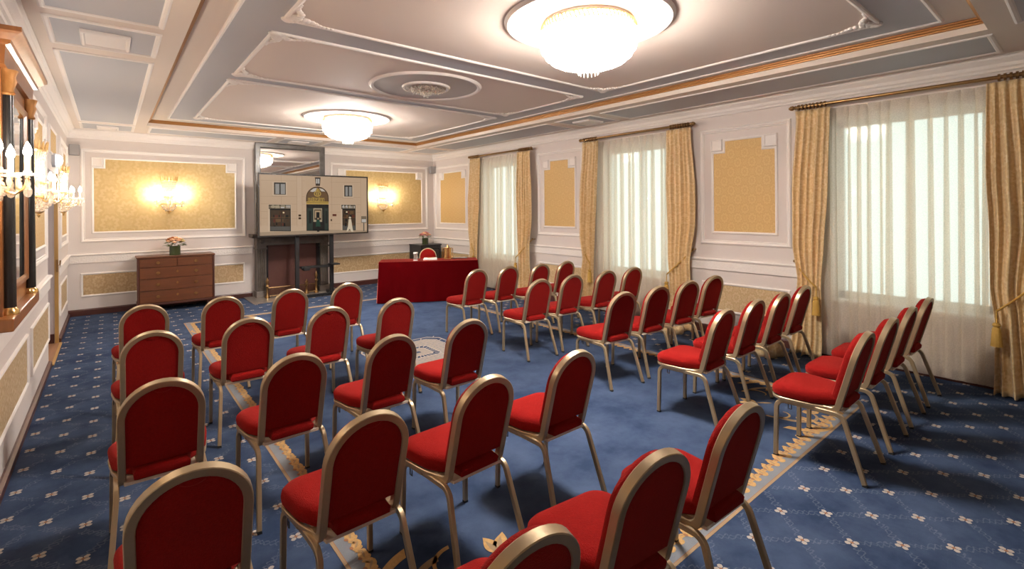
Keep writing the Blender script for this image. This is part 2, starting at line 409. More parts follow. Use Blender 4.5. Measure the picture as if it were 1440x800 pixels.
# lattice of small four-petalled flowers outside the border
def flower(x, y, s=.030):
    for k in range(4):
        a = k*PI/2+PI/4
        pts = [(x+s*(u*math.cos(a)-v*math.sin(a)), y+s*(u*math.sin(a)+v*math.cos(a))) for u, v in ((.15, 0), (.5, -.42), (1.0, -.34), (1.12, 0), (1.0, .34), (.5, .42))]
        flat(pts, .0012, 1)
    flat([(x+s*.30*math.cos(i*PI/4), y+s*.30*math.sin(i*PI/4)) for i in range(8)], .0018, 5)
d = .1685
for i in range(-30, 30):
    for j in range(-12, 62):
        if (i+j) % 2: continue
        x, y = 2.876+d*i, 1.134+d*j
        if BX0-.03 < x < BX1+.03 and BY0-.03 < y < BY1+.03: continue
        if x < BX0-.03: continue
        if XL+.03 < x < XR-.03 and YF < y < YB: flower(x, y)
d = .1695
for i in range(-3, 7):
    for j in range(-30, 41):
        if (i+j) % 2: continue
        x, y = -.28+d*i, 4.03+d*j
        if XL+.04 < x < BX0-.04 and YF < y < YB-.05: flower(x, y)
# scrolling gold lilies at the ends and corners of the inner field
def petal(x, y, a, l, w, mi, z=.0024):
    pts = [(k/8, -.62*math.sin(PI*(k/8)**.8)**.9-.05*(k/8)**2) for k in range(8)]+[(1.04, .02)]+[(k/8, .58*math.sin(PI*(k/8)**.8)**.9) for k in range(7, 0, -1)]
    flat([(x+l*u*math.cos(a)-w*v*math.sin(a), y+l*u*math.sin(a)+w*v*math.cos(a)) for u, v in pts], z, mi)
def lily(x, y, a, s):
    for da, l in ((-.75, .9), (.75, .9), (0, 1.)): petal(x, y, a+da, s*l, s*.42, 2); petal(x, y, a+da+.06, s*l*.8, s*.16, 3, .003)
    petal(x-math.cos(a)*s*.9, y-math.sin(a)*s*.9, a, s*.9, s*.10, 2)
def scroll(x, y, a, s, flip=1, turns=1.4, mi=2, w=.22):
    n = 26; pr = None
    for i in range(n+1):
        t = i/n; r = s*(1-t*.75); th = a+flip*turns*2*PI*t
        c = (x+r*math.cos(th), y+r*math.sin(th)); c2 = (x+(r-s*w*(1-t*.6))*math.cos(th), y+(r-s*w*(1-t*.6))*math.sin(th))
        if pr: flat([pr[0], c, c2, pr[1]], .002, mi)
        pr = (c, c2)
for sx in (-1, 1):
    for sy in (-1, 1):
        ox, oy = CX+sx*1.42, CYR+sy*3.18
        aa = math.atan2(-sy, -sx)
        lily(ox, oy, aa, .15)
        for q, (da, r, tn) in enumerate(((2.1, .16, .48), (-2.1, .16, .48), (2.6, .28, .40), (-2.6, .28, .40), (2.5, .42, .22), (-2.5, .42, .22))):
            scroll(ox+math.cos(aa+da)*(r+.06), oy+math.sin(aa+da)*(r+.06), aa+(PI*.15 if da > 0 else -PI*.15), r, 1 if da > 0 else -1, tn, mi=(2, 2, 3, 3, 2, 2)[q], w=.16)
        for q in range(5):
            aq = aa+PI+(q-2)*.45; leafy(ox+math.cos(aq)*.40, oy+math.sin(aq)*.40, aq, .12)
# trellis medallion in the middle of the carpet
CX, CYR = 2.82, 5.17
def octo(r, ch): return [(r-ch, -r), (r, -r+ch), (r, r-ch), (r-ch, r), (-r+ch, r), (-r, r-ch), (-r, -r+ch), (-r+ch, -r)]
def oring(r0, r1, z, mi):
    a, b2 = octo(r0, r0*.22), octo(r1, r1*.22)
    for i in range(8):
        flat([(CX+p[0], CYR+p[1]) for p in (b2[i], b2[(i+1) % 8], a[(i+1) % 8], a[i])], z, mi)
oring(.52, .545, .0016, 6); oring(.445, .46, .0018, 1); oring(.22, .44, .0012, 6); oring(.205, .222, .0018, 1)
oring(.03, .13, .0012, 6); oring(.13, .145, .0018, 1)
for k in range(32):
    a = k*PI/16
    for r in (.26, .32, .39): flat([(CX+r*1.05*math.cos(a+r)+.016*math.cos(q*PI/3), CYR+r*1.05*math.sin(a+r)+.010*math.sin(q*PI/3)) for q in range(6)], .002, 4)
for k in range(28):
    a = (k+.5)*PI/14; c, s = math.cos(a), math.sin(a)
    for r0, r1 in ((.46, .52), (.145, .205)):
        q = max(abs(c), abs(s))
        flat([(CX+r0/q*c-.005*s, CYR+r0/q*s+.005*c), (CX+r1/q*c-.005*s, CYR+r1/q*s+.005*c), (CX+r1/q*c+.005*s, CYR+r1/q*s-.005*c), (CX+r0/q*c+.005*s, CYR+r0/q*s-.005*c)], .0014, 1)
CP_E = mat('carpet_beige_pile', (.29, .25, .22), .95, bump=.3, bscale=300, var=.3, vscale=30)
floor = struct(mesh('floor', bm, [CARPET, CP_W, CP_G, CP_T, CP_B, CP_R, CP_E], fix=False))

# ================================================================== WALLS
SX = XR/6.24
def wy(y): return y*SX
def wz(z): return H+(z-H)*SX
WINC = [7.86, 4.55, 1.24]; WHW, WZ0, WZ1 = .66, .66, 2.66
DY0, DY1, DZ = 7.40, 8.62, 2.20
# --- left wall with door opening
bm = B()
for y0, y1, z0, z1 in ((YF-.3, DY0, 0, 3.3), (DY1, YB+.3, 0, 3.3), (DY0, DY1, DZ, 3.3)): box(bm, XL-.30, XL, y0, y1, z0, z1)
wall_left = struct(mesh('wall_left', bm, WALL))
bm = B(); box(bm, XL-.3, XR+.3, YB, YB+.3, 0, 3.3); wall_back = struct(mesh('wall_back', bm, WALL))
bm = B(); box(bm, XL-.3, XR+.3, YF-.3, YF, 0, 3.3); wall_front = struct(mesh('wall_front', bm, WALL))
bm = B(); yy = YF-.3
for c in WINC[::-1]:
    box(bm, XR, XR+.3, yy, c-WHW, 0, 3.3); box(bm, XR, XR+.3, c-WHW, c+WHW, 0, WZ0); box(bm, XR, XR+.3, c-WHW, c+WHW, WZ1, 3.3); yy = c+WHW
box(bm, XR, XR+.3, yy, YB+.3, 0, 3.3)
wall_right = struct(mesh('wall_right', bm, WALL))

OUTER = [(0, 0), (.004, .014), (.018, .022), (.034, .016), (.042, .006), (.052, .010), (.058, 0)]
INNER = [(0, 0), (.004, .014), (.016, .018), (.030, .010), (.034, .004)]
def panel(T, parent, outer, gold, notch, dam, dado=False):
    if outer:
        bm = B(); mould(bm, T, rect(*outer), OUTER); mesh('panel_moulding', bm, WHITE, parent)
    s0, s1, z0, z1 = gold
    if notch:
        n, h = notch
        pts = [(s0, z0), (s1, z0), (s1, z1-h), (s1-n, z1-h), (s1-n, z1), (s0+n, z1), (s0+n, z1-h), (s0, z1-h)]
    else: pts = rect(*gold)
    bm = B(); slab(bm, T, pts, 0, .006); mesh('damask_panel', bm, dam, parent)
    bm = B(); mould(bm, T, inset(pts, -.034), INNER); mesh('panel_moulding', bm, WHITE, parent)
    if notch:
        for sa, sb in ((s0-.034, s0+n-.034), (s1-n+.034, s1+.034)):
            bm = B(); slab(bm, T, rect(sa, sb, z1-h+.034, z1+.034), 0, .022)
            mould(bm, T, rect(sa, sb, z1-h+.034, z1+.034), [(0, .022), (.006, .03), (.016, .03), (.022, .022)])
            mesh('corner_rosette', bm, RELIEF, parent)
# back wall panels
panel(TB, wall_back, (-.37, 2.055, 1.20, 2.755), (-.20, 1.865, 1.375, 2.585), (.15, .155), DAM_B)
panel(TB, wall_back, (3.70, 6.11, 1.20, 2.755), (3.90, 5.925, 1.375, 2.585), (.15, .155), DAM_B)
panel(TB, wall_back, None, (-.343, 2.00, .335, .660), None, DADO_B)
panel(TB, wall_back, None, (3.74, 5.93, .335, .660), None, DADO_B)
# right wall panels
for (a, b, g0, g1) in ((9.00, 10.50, 9.18, 10.245), (5.60, 6.745, 5.803, 6.563), (2.312, 3.468, 2.498, 3.272)):
    panel(TR, wall_right, (wy(a), wy(b), 1.203, 2.755), (wy(g0), wy(g1), 1.38, 2.57), (.157*SX, .155), DAM_S)
    panel(TR, wall_right, None, (wy(a)+.05, wy(b)-.05, .335, .665), None, DADO_S)
# left wall panels
panel(TL, wall_left, (5.92, 7.18, 1.203, 2.755), (6.08, 7.02, 1.37, 2.58), (.15, .155), DAM_S)
panel(TL, wall_left, (9.05, 10.50, 1.203, 2.755), (9.25, 10.36, 1.37, 2.58), (.15, .155), DAM_S)
panel(TL, wall_left, (.75, 5.72, 1.203, 2.755), (.93, 5.55, 1.37, 2.58), (.15, .155), DAM_S)
panel(TL, wall_left, None, (7.62, 8.50, 2.42, 2.68), None, DAM_S)
for a, b in ((5.86, 7.32), (3.9, 5.55), (1.9, 3.62), (9.02, 10.28)): panel(TL, wall_left, None, (a, b, .325, .680), None, DADO_S)
# front wall behind the camera
panel(TF, wall_front, (.0, 5.75, 1.203, 2.755), (.2, 5.55, 1.37, 2.58), (.15, .155), DAM_B)

# dado rails, skirting, cornice
RAIL = [(0, .86), (.020, .862), (.022, .975), (.036, .985), (.042, 1.0), (.030, 1.012), (0, 1.014)]
def strip(T, parent, name, prof, segs, m):
    for a, b in segs:
        bm = B()
        va = [bm.verts.new(T(a, z, o)) for o, z in prof]; vb = [bm.verts.new(T(b, z, o)) for o, z in prof]
        for i in range(len(prof)-1): bm.faces.new((va[i], vb[i], vb[i+1], va[i+1]))
        bm.faces.new(va); bm.faces.new(vb[::-1])
        mesh(name, bm, m, parent)
gaps_r = []; y = YF
for c in WINC[::-1]: gaps_r.append((y, c-WHW-.05)); y = c+WHW+.05
gaps_r.append((y, YB))
def relief_rail():
    m, nt, b = newmat('carved_rail_plaster'); b.inputs['Base Color'].default_value = (.83, .78, .74, 1); b.inputs['Roughness'].default_value = .6
    tc = nd(nt, 'ShaderNodeTexCoord'); v = nd(nt, 'ShaderNodeTexVoronoi'); v.inputs['Scale'].default_value = 38
    nt.links.new(tc.outputs['Object'], v.inputs['Vector'])
    bp = nd(nt, 'ShaderNodeBump'); bp.inputs['Strength'].default_value = .5; bp.inputs['Distance'].default_value = .004
    nt.links.new(v.outputs['Distance'], bp.inputs['Height']); nt.links.new(bp.outputs[0], b.inputs['Normal'])
    return m
CARV = relief_rail()
strip(TL, wall_left, 'dado_rail', RAIL, [(YF, DY0-.01), (DY1+.04, YB)], CARV)
strip(TB, wall_back, 'dado_rail', RAIL, [(XL, 2.17), (3.58, XR)], CARV)
strip(TR, wall_right, 'dado_rail', RAIL, gaps_r, CARV)
strip(TF, wall_front, 'dado_rail', RAIL, [(XL, XR)], CARV)
SK = [(0, 0), (.022, 0), (.022, .085), (.012, .105), (0, .105)]
SKL = [(0, 0), (.03, 0), (.03, .05), (.012, .06), (0, .06)]
for nm, T, segs, pr in (('baseboard_left', TL, [(YF, DY0), (DY1+.03, YB)], SKL), ('baseboard_back', TB, [(XL, 2.16), (3.60, XR)], SK), ('baseboard_right', TR, [(YF, YB)], SK), ('baseboard_front', TF, [(XL, XR)], SK)):
    bm = B()
    for a, b in segs:
        va = [bm.verts.new(T(a, z, o)) for o, z in pr]; vb = [bm.verts.new(T(b, z, o)) for o, z in pr]
        for i in range(len(pr)-1): bm.faces.new((va[i], vb[i], vb[i+1], va[i+1]))
        bm.faces.new(va); bm.faces.new(vb[::-1])
    struct(mesh(nm, bm, BASEB))
bm = B()
ROOM = rect(XL, XR, YF, YB)
mould(bm, lambda s, t, z: (s, t, z), ROOM, [(0, 2.915), (.018, 2.925), (.022, 2.945), (.035, 2.96), (.040, 2.99), (.075, 3.03), (.080, 3.045), (.10, 3.05), (.10, ZS+.01)])
struct(mesh('trim_1', bm, CARV), 'white plaster cornice around the top of the walls')

# ================================================================== CEILING
bm = B()
OUT = rect(XL-.3, XR+.3, YF-.3, YB+.3); REC = rect(RX0, RX1, RY0, RY1)
def ringf(P, Q, z, mi):
    a = [bm.verts.new((x, y, z)) for x, y in P]; b2 = [bm.verts.new((x, y, z)) for x, y in Q]
    for i in range(4): bm.faces.new((a[i], a[(i+1) % 4], b2[(i+1) % 4], b2[i])).material_index = mi
ringf(OUT, REC, ZS, 0)
mould(bm, lambda s, t, z: (s, t, z), REC, [(0, ZS), (0, ZC-.045)], 0)
f = bm.faces.new([bm.verts.new((x, y, ZC)) for x, y in inset(REC, -.001)]); f.material_index = 0
box(bm, XL-.3, XR+.3, YF-.3, YB+.3, ZC+.02, ZC+.1, 0)
ceiling = struct(mesh('ceiling', bm, SOFF))
bm = B()
mould(bm, lambda s, t, z: (s, t, z), REC, [(-.002, ZC-.048), (.018, ZC-.046), (.020, ZC-.034), (.034, ZC-.030), (.036, ZC-.018), (.052, ZC-.012), (.055, ZC)])
mesh('gilt_moulding', bm, GILT, ceiling)
# blue band + taupe fields of the recess
def plate(name, pts, z, m):
    bm = B(); slab(bm, TD(z), pts, 0, .004); return mesh(name, bm, m, ceiling)
def bar(name, pts, z, w=.036, h=.016, m=None):
    bm = B(); mould(bm, TD(z), inset(pts, -w/2), [(0, 0), (.004, h*.7), (w*.35, h), (w*.7, h*.8), (w, 0)]); return mesh(name, bm, m or WHITE, ceiling)
BB = rect(.715, 5.055, .775, 9.25)
plate('blue_band', BB, ZC, BLUEG); bar('ceiling_moulding', BB, ZC)
FIELDS = [(1.035, 4.715, 1.10, 3.905), (1.035, 4.715, 4.26, 5.82), (1.035, 4.715, 6.08, 8.90)]
def acanthus(bm, x, y, sx, sy, z, L=.34):
    """cluster of plaster leaves filling a field corner"""
    rnd = random.Random(3)
    for k in range(11):
        t = k/10; r = .034*(1-.62*t)
        for ax in (0, 1):
            px, py = (x+sx*L*t, y+sy*(.012+.06*max(0, 1-abs(t-.45)*3.2))) if ax == 0 else (x+sx*(.012+.06*max(0, 1-abs(t-.45)*3.2)), y+sy*L*t)
            ball(bm, (px, py, z-.012), r, 8, (1.25, 1, .55))
    for k in range(7):
        ball(bm, (x+sx*(.03+.10*rnd.random()), y+sy*(.03+.10*rnd.random()), z-.012), .026, 8, (1.2, 1, .6))
for i, fr in enumerate(FIELDS):
    plate('taupe_field', rect(*fr), ZC-.004, CEILP); bar('ceiling_moulding', rect(*fr), ZC-.004, .044, .02)
    for x, sx in ((fr[0], 1), (fr[1], -1)):
        for y, sy in ((fr[2], 1), (fr[3], -1)):
            bm = B(); acanthus(bm, x, y, sx, sy, ZC-.004); mesh('corner_ornament', bm, WHITE, ceiling, smooth=True)
MED = [(2.885, 2.53), (2.89, 5.055), (2.885, 7.50)]
for i, (x, y) in enumerate(MED):
    bm = B(); zc = ZC-.008
    lathe(bm, [(.60, 0), (.60, -.010), (.612, -.022), (.632, -.024), (.648, -.012), (.655, 0)], 72, (x, y, zc))
    if i == 1: lathe(bm, [(.235, 0), (.235, -.018), (.25, -.030), (.272, -.026), (.285, 0)], 56, (x, y, zc))
    mesh('ceiling_medallion', bm, WHITE, ceiling, smooth='auto')
    bm = B(); lathe(bm, [(0, -.006), (.60, -.006)], 64, (x, y, zc)); clean(bm)
    mesh('medallion_disc', bm, CEILP, ceiling)
bpy.data.objects['medallion_disc.001'].data.materials[0] = mat('grey_taupe_paint', (.50, .47, .45), .7)
# soffit panels
def soffit(x0, x1, y0, y1, plaque=None):
    p = rect(x0, x1, y0, y1); plate('soffit_panel', p, ZS, BLUEG); bar('soffit_moulding', p, ZS, .046, .014)
    if plaque:
        q = rect(*plaque); bm = B(); slab(bm, TD(ZS), q, 0, .022); mesh('plaster_plaque', bm, RELIEF, ceiling)
        bm = B(); mould(bm, TD(ZS), q, [(0, .02), (.008, .03), (.02, .03), (.028, .022)]); mesh('plaque_frame', bm, WHITE, ceiling)
xa, xb = -.335, .30
soffit(xa, xb, .95, 4.40); soffit(xa, xb, 4.595, 5.27, (-.165, .135, 4.775, 5.16)); soffit(xa, xb, 5.51, 9.57); soffit(xa, xb, 9.76, 10.42, (-.15, .12, 9.98, 10.25))
xa, xb = 5.415, 6.06
soffit(xa, xb, .54, 4.50); soffit(xa, xb, 4.72, 5.42, (5.59, 5.93, 4.90, 5.24)); soffit(xa, xb, 5.64, 9.30); soffit(xa, xb, 9.52, 10.30)
soffit(.52, 2.38, 9.75, 10.40); soffit(2.55, 3.22, 9.75, 10.40, (2.72, 3.05, 9.93, 10.22)); soffit(3.42, 5.20, 9.75, 10.40)
soffit(5.42, 6.06, -3.0, .32); soffit(.55, 5.2, -3.0, .36); soffit(-.335, .30, -3.0, .75)

# ================================================================== DOORWAY, WINDOWS
door = thing('door_1', 'open doorway with wooden threshold in left wall', 'door', (XL, 8.0, 0)); del door['category']; struct(door)
def wp(o, p): o.parent = p; o.matrix_parent_inverse = Matrix.Translation(-Vector(p.location)); return o
bm = B(); box(bm, XL-.30, XL-.025, DY1-.006, DY1, .0, DZ); box(bm, XL-.30, XL-.0, DY0, DY0+.006, 0, DZ); box(bm, XL-.30, XL-.0, DY0, DY1, DZ-.006, DZ)
wp(mesh('door_lining', bm, JAMB), door)
bm = B(); box(bm, XL-.30, XL-.03, DY1-.018, DY1-.006, 0, .13); wp(mesh('door_plinth', bm, BASEB), door)
bm = B(); box(bm, XL-.28, XL+.02, DY0, DY1, .0, .012); wp(mesh('door_threshold', bm, OAKF), door)
bm = B(); box(bm, XL+.02, XL+.045, DY0, DY1, .0, .010); wp(mesh('threshold_strip', bm, GOLDW), door)
bm = B(); box(bm, XL-.024, XL+.012, DY1-.03, DY1+.025, .012, DZ); wp(mesh('door_edge', bm, GOLDW), door)
bm = B(); tube(bm, [(XL, DY1-.04, 1.02), (XL+.03, DY1-.05, 1.02), (XL+.035, DY1-.06, 1.08)], .009); box(bm, XL-.01, XL+.014, DY1-.038, DY1-.03, .93, 1.09); wp(mesh('door_handle', bm, BRASSA), door)
bm = B(); box(bm, XL-.34, XL-.30, DY0-.1, DY1+.1, 0, DZ+.1); wp(mesh('door_leaf', bm, JAMB), door)
for i, c in enumerate(WINC):
    w = thing('window_%d' % (i+1), 'tall white framed window behind sheer curtain', 'window', (XR+.2, c, WZ0)); del w['category']; struct(w)
    bm = B()
    fx0, fx1 = XR+.14, XR+.20
    for a, b in ((c-WHW, c-WHW+.07), (c-.02, c+.02), (c+WHW-.07, c+WHW)): box(bm, fx0, fx1, a, b, WZ0, WZ1)
    for a, b in ((WZ0, WZ0+.08), (WZ1-.07, WZ1)): box(bm, fx0, fx1, c-WHW, c+WHW, a, b)
    wp(mesh('window_frame', bm, PANEW), w)
    bm = B(); box(bm, fx0+.025, fx0+.031, c-WHW+.06, c+WHW-.06, WZ0+.07, WZ1-.06); wp(mesh('window_pane', bm, PANE), w)
    bm = B(); box(bm, XR-.02, XR+.14, c-WHW-.03, c+WHW+.03, WZ0-.03, WZ0+.002); wp(mesh('window_sill', bm, WHITE), w)

# ================================================================== CHAIRS
Wb, Wt, HC, YT, ZB = .345, .35, .90, .139, .385
K = YT/(HC-ZB)
def back_pt(x, z, n=0.): return (x, -K*(z-ZB)+n, z)
def make_chair(label):
    t = thing('banquet_chair', label, 'chair', (0, 0, 0), 0, 'red banquet chairs set out in rows')
    w = .031; hw = Wb/2-w/2; ht = Wt/2-w/2
    # back frame: one hoop, its feet bent forward under the seat
    path, nor = [], []
    zc = HC-w/2-ht
    r = .05
    side = []
    side.append((.10, ZB+.013)); side.append((r+.012, ZB+.013))
    for i in range(1, 7):
        a = -PI/2-(PI/2-.22)*i/6
        side.append((r+.012+r*math.cos(a)-.0, ZB+.013+r+r*math.sin(a)))
    L = [(-hw, y, z) for y, z in side]
    x0 = L[-1]
    yo = x0[1]+K*(x0[2]-ZB)
    for k in range(1, 5):
        z = x0[2]+(zc-x0[2])*k/4; L.append((-hw+(hw-ht)*k/4, -K*(z-ZB)+yo, z))
    nl = [(-1, 0, 0)]*len(L)
    A, An = [], []
    for i in range(1, 20):
        a = PI-PI*i/20; A.append((ht*math.cos(a), -K*(zc+ht*math.sin(a)-ZB)+yo, zc+ht*math.sin(a))); An.append((math.cos(a), -K*math.sin(a), math.sin(a)))
    Rr = [(-x, y, z) for x, y, z in L[::-1]]
    path = L+A+Rr; nor = nl+An+[(1, 0, 0)]*len(Rr)
    bm = B(); sweep(bm, path, nor, w, .036, rnd=.003); mesh('back_frame', bm, CHAMP, t, smooth='auto')
    YO = yo
    # upholstered back pad (outline follows the hoop)
    def dome(xh, zlow, rr, zt):
        pts = [(-xh, zlow), (xh, zlow)]
        for i in range(0, 15):
            a = PI*i/14; pts.append((xh*math.cos(a), zt-rr+rr*math.sin(a)))
        return pts
    bm = B()
    rings = []
    for n, ins in ((-.012, .030), (.016, .030), (.019, .017), (.034, .013), (.052, .020), (.062, .042)):
        xh = Wt/2-ins; zt = HC-ins; rings.append([bm.verts.new(back_pt(x, z, n+YO)) for x, z in dome(xh, .480+(.012 if n > .04 else 0), xh, zt)])
    for a, b in zip(rings[:-1], rings[1:]):
        for i in range(len(a)): bm.faces.new((a[i], a[(i+1) % len(a)], b[(i+1) % len(a)], b[i]))
    bm.faces.new(rings[0][::-1]); bm.faces.new(rings[-1])
    mesh('backrest', bm, VELV, t, smooth='auto')
    # scooped hand grip under the top of the hoop
    bm = B(); pts = [(.045*math.cos(PI+PI*i/10), HC-w-.004+.026*math.sin(PI+PI*i/10)) for i in range(11)]
    lo = [bm.verts.new(back_pt(x, z, -.0115+YO)) for x, z in pts]; hi = [bm.verts.new(back_pt(x*.8, z+.004, -.0165+YO)) for x, z in pts]
    for i in range(10): bm.faces.new((lo[i], lo[i+1], hi[i+1], hi[i]))
    bm.faces.new(hi)
    mesh('hand_grip', bm, VELV, t)
    # seat cushion: trapezoid with rounded front corners
    def plan(d):
        xf_, xr_, yf_, yr_ = .212-d, .108-d, .412-d, -.024+d; rc = .085-d*.5
        pts = [(-xr_, yr_), (xr_, yr_), (xr_+.004, .045), (xf_-.052, .095), (xf_-.018, .165), (xf_-.004, yf_-rc-.05)]
        pts += [(xf_-rc+rc*math.cos(a), yf_-rc+rc*math.sin(a)) for a in [PI/2*i/7 for i in range(8)]]
        pts += [(-xf_+rc-rc*math.sin(a), yf_-rc+rc*math.cos(a)) for a in [PI/2*i/7 for i in range(8)]]
        pts += [(-xf_+.004, yf_-rc-.05), (-xf_+.018, .165), (-xf_+.052, .095), (-xr_-.004, .045)]
        return pts
    bm = B(); rings = []
    for d, z in ((.010, .414), (-.004, .424), (-.007, .448), (-.004, .466), (.010, .482), (.035, .491), (.080, .496)):
        rings.append([bm.verts.new((x, y, z-(.012 if y < .1 and z > .45 else 0)*(1-max(0, y)/.1))) for x, y in plan(d)])
    for a, b in zip(rings[:-1], rings[1:]):
        for i in range(len(a)): bm.faces.new((a[i], a[(i+1) % len(a)], b[(i+1) % len(a)], b[i]))
    bm.faces.new(rings[0][::-1]); bm.faces.new(rings[-1])
    mesh('seat', bm, VELV, t, smooth='auto')
    # metal band under the cushion
    pl = plan(.002)
    path = [(-.158, .02, .4035), (-.166, .08, .4035)]+[(x, y, .4035) for x, y in [pl[-3]]+[pl[-4]]+pl[6:-4][::-1]+[pl[5], pl[4]]]+[(.166, .08, .4035), (.158, .02, .4035)]
    nr = []
    for i in range(len(path)):
        a = Vector(path[min(i+1, len(path)-1)])-Vector(path[max(i-1, 0)]); nr.append((-a.y, a.x, 0))
    bm = B(); sweep(bm, path, nr, .016, .020, rnd=.003); mesh('seat_frame', bm, CHAMP, t, smooth='auto')
    bm = B(); prism(bm, [(-.148, -.012), (.148, -.012), (.158, .06), (.19, .37), (-.19, .37), (-.158, .06)], 'z', .398, .412); mesh('seat_board', bm, CREAMB, t)
    # four legs with rubber caps
    for s in (-1, 1):
        zt = .385; xo = s*.205
        front = [(s*.185, .20, zt), (s*.192, .318, zt)]+[(s*(.192+.008*i/6), .318+.052*math.sin(PI/2*i/6), zt-.052+.052*math.cos(PI/2*i/6)) for i in range(1, 7)]+[(s*.204, .376, .012)]
        bm = B(); sweep(bm, front, [(1, 0, 0)]*len(front), .023, .027, rnd=.003); lg = mesh('leg', bm, CHAMP, t, smooth='auto')
        bm = B(); box(bm, s*.204-.011, s*.204+.011, .363, .389, 0, .013); mesh('foot_cap', bm, BLACKR, lg)
        ang = math.atan2(.125, .35); rb = .055
        c0 = (.030, zt-rb)
        rear = [(s*.182, .20, zt), (s*.178, .030, zt)]+[(s*.178, .030-rb*math.sin(q), zt-rb+rb*math.cos(q)) for q in [(PI/2-ang)*i/6 for i in range(1, 7)]]
        e = rear[-1]; rear.append((s*.203, -.132, .012))
        bm = B(); sweep(bm, rear, [(1, 0, 0)]*len(rear), .023, .027, rnd=.003); lg = mesh('leg', bm, CHAMP, t, smooth='auto')
        bm = B(); box(bm, s*.203-.011, s*.203+.011, -.147, -.121, 0, .013); mesh('foot_cap', bm, BLACKR, lg)
    # linking clip under the left rail
    bm = B()
    for a, b, c, d2 in ((.272, .276, .345, .375), (.292, .296, .345, .375), (.272, .296, .343, .347)): box(bm, -.206, -.202, a, b, c, d2)
    mesh('linking_clip', bm, STEEL, t)
    return t
ORD = ['first', 'second', 'third', 'fourth']
POSE = {
 'A1': (.202, 1.924, -3.3), 'A2': (.194, 2.956, -1.4), 'A3': (.218, 4.153, .2), 'A4': (.227, 5.343, .9),
 'B0': (.812, .997, -3.8), 'B1': (.791, 1.940, 1.0), 'B2': (.798, 2.963, .8), 'B3': (.805, 4.165, -1.9), 'B4': (.821, 5.337, -1.2),
 'C0': (1.401, 1.021, -6.4), 'C1': (1.394, 1.969, 2.4), 'C2': (1.395, 2.982, 2.2), 'C3': (1.404, 4.171, 1.6), 'C4': (1.423, 5.358, 1.9),
 'D0': (1.993, 1.014, -2.3), 'D1': (2.024, 1.975, .2), 'D2': (2.014, 3.018, .3), 'D3': (2.010, 4.154, -.8), 'D4': (2.015, 5.360, -2.0),
 'E0': (3.711, 1.037, .2), 'F0': (4.316, 1.039, -.2), 'G0': (4.906, 1.042, -.1), 'H0': (5.500, 1.041, -1.1),
 'E1': (3.726, 1.966, .7), 'F1': (4.317, 1.981, -.3), 'G1': (4.84, 1.969, -.3), 'H1': (5.43, 1.991, -.3),
 'E2': (3.799, 2.985, -8.6), 'F2': (4.343, 2.959, -7.5), 'G2': (4.902, 2.945, -7.5), 'H2': (5.496, 2.969, -7.5),
 'E3': (3.786, 4.147, -5.6), 'F3': (4.335, 4.155, -5.3), 'G3': (4.947, 4.127, -5.4), 'H3': (5.484, 4.108, -5.4),
 'E4': (3.779, 5.377, -1.5), 'F4': (4.311, 5.353, -1.6), 'G4': (4.832, 5.257, -1.6), 'H4': (5.375, 5.265, -1.6)}
ROWN = ['rear', 'fourth', 'third', 'second', 'front']
def chair_label(k):
    c, r = k[0], int(k[1]); row = ROWN[r]
    left = c in 'ABCD'
    blk = 'left' if left else 'right'
    place = {'A': 'by the sconce wall', 'B': 'one in from the wall end', 'C': 'one in from the aisle', 'D': 'on the aisle',
             'E': 'on the aisle', 'F': 'one in from the aisle', 'G': 'one in from the windows', 'H': 'by the windows'}[c]
    return 'red velvet gold framed chair, %s block, %s row, %s' % (blk, row, place)
first = None
for k, (x, y, a) in POSE.items():
    if first is None:
        first = make_chair(chair_label(k)); o = first; o.location = (x, y, 0); o.rotation_euler = (0, 0, math.radians(a))
    else: o = dup(first, (x, y, 0), math.radians(a), chair_label(k))

# ================================================================== SPEAKER'S TABLE
TA = math.radians(-30.6); TC = Vector((4.66, 8.09, 0))
table = thing('conference_table', 'long folding table hidden under the red cloth', 'table', TC, TA)
bm = B(); box(bm, -.885, .885, -.255, .255, .715, .742, bev=.003); mesh('table_top', bm, CHESTD, table)
for sx in (-1, 1):
    for sy in (-1, 1):
        bm = B(); tube(bm, [(sx*.78, sy*.2, .715), (sx*.80, sy*.21, 0)], .014); mesh('leg', bm, STEEL, table)
bm = B()
def cl_out(z):
    t = max(0, (.748-z)/.748); pts = []
    hx, hy = .90+.028*t, .268+.03*t
    seq = []
    N = 44; M = 16
    for i in range(N): seq.append((-hx+2*hx*i/N, -hy, 0, i/N))
    for i in range(M): seq.append((hx, -hy+2*hy*i/M, 1, i/M))
    for i in range(N): seq.append((hx-2*hx*i/N, hy, 2, i/N))
    for i in range(M): seq.append((-hx, hy-2*hy*i/M, 3, i/M))
    for x, y, s, u in seq:
        wv = t*(.010*math.sin(u*37+s)+.008*math.sin(u*19+2*s)); e = min(u, 1-u)
        cr = t*.05*max(0, 1-e*(9 if s in (0, 2) else 4))
        if s == 0: y -= wv+cr*.4
        elif s == 2: y += wv+cr*.4
        elif s == 1: x += wv*.6+cr*.6
        else: x -= wv*.6+cr*.6
        pts.append((x, y, z))
    return pts
rings = [[bm.verts.new(p) for p in cl_out(z)] for z in (.748, .742, .73, .66, .5, .3, .15, .012)]
for a, b in zip(rings[:-1], rings[1:]):
    for i in range(len(a)): bm.faces.new((a[i], a[(i+1) % len(a)], b[(i+1) % len(a)], b[i]))
bm.faces.new(rings[0])
cl = mesh('tablecloth', bm, CLOTH, None, smooth='auto', loc=TC); cl.rotation_euler = (0, 0, TA)
tag(cl, 'dark red cloth hanging to the carpet over the long table', 'tablecloth')
TM = Matrix.Translation(TC) @ Matrix.Rotation(TA, 4, 'Z')
TT = .7485
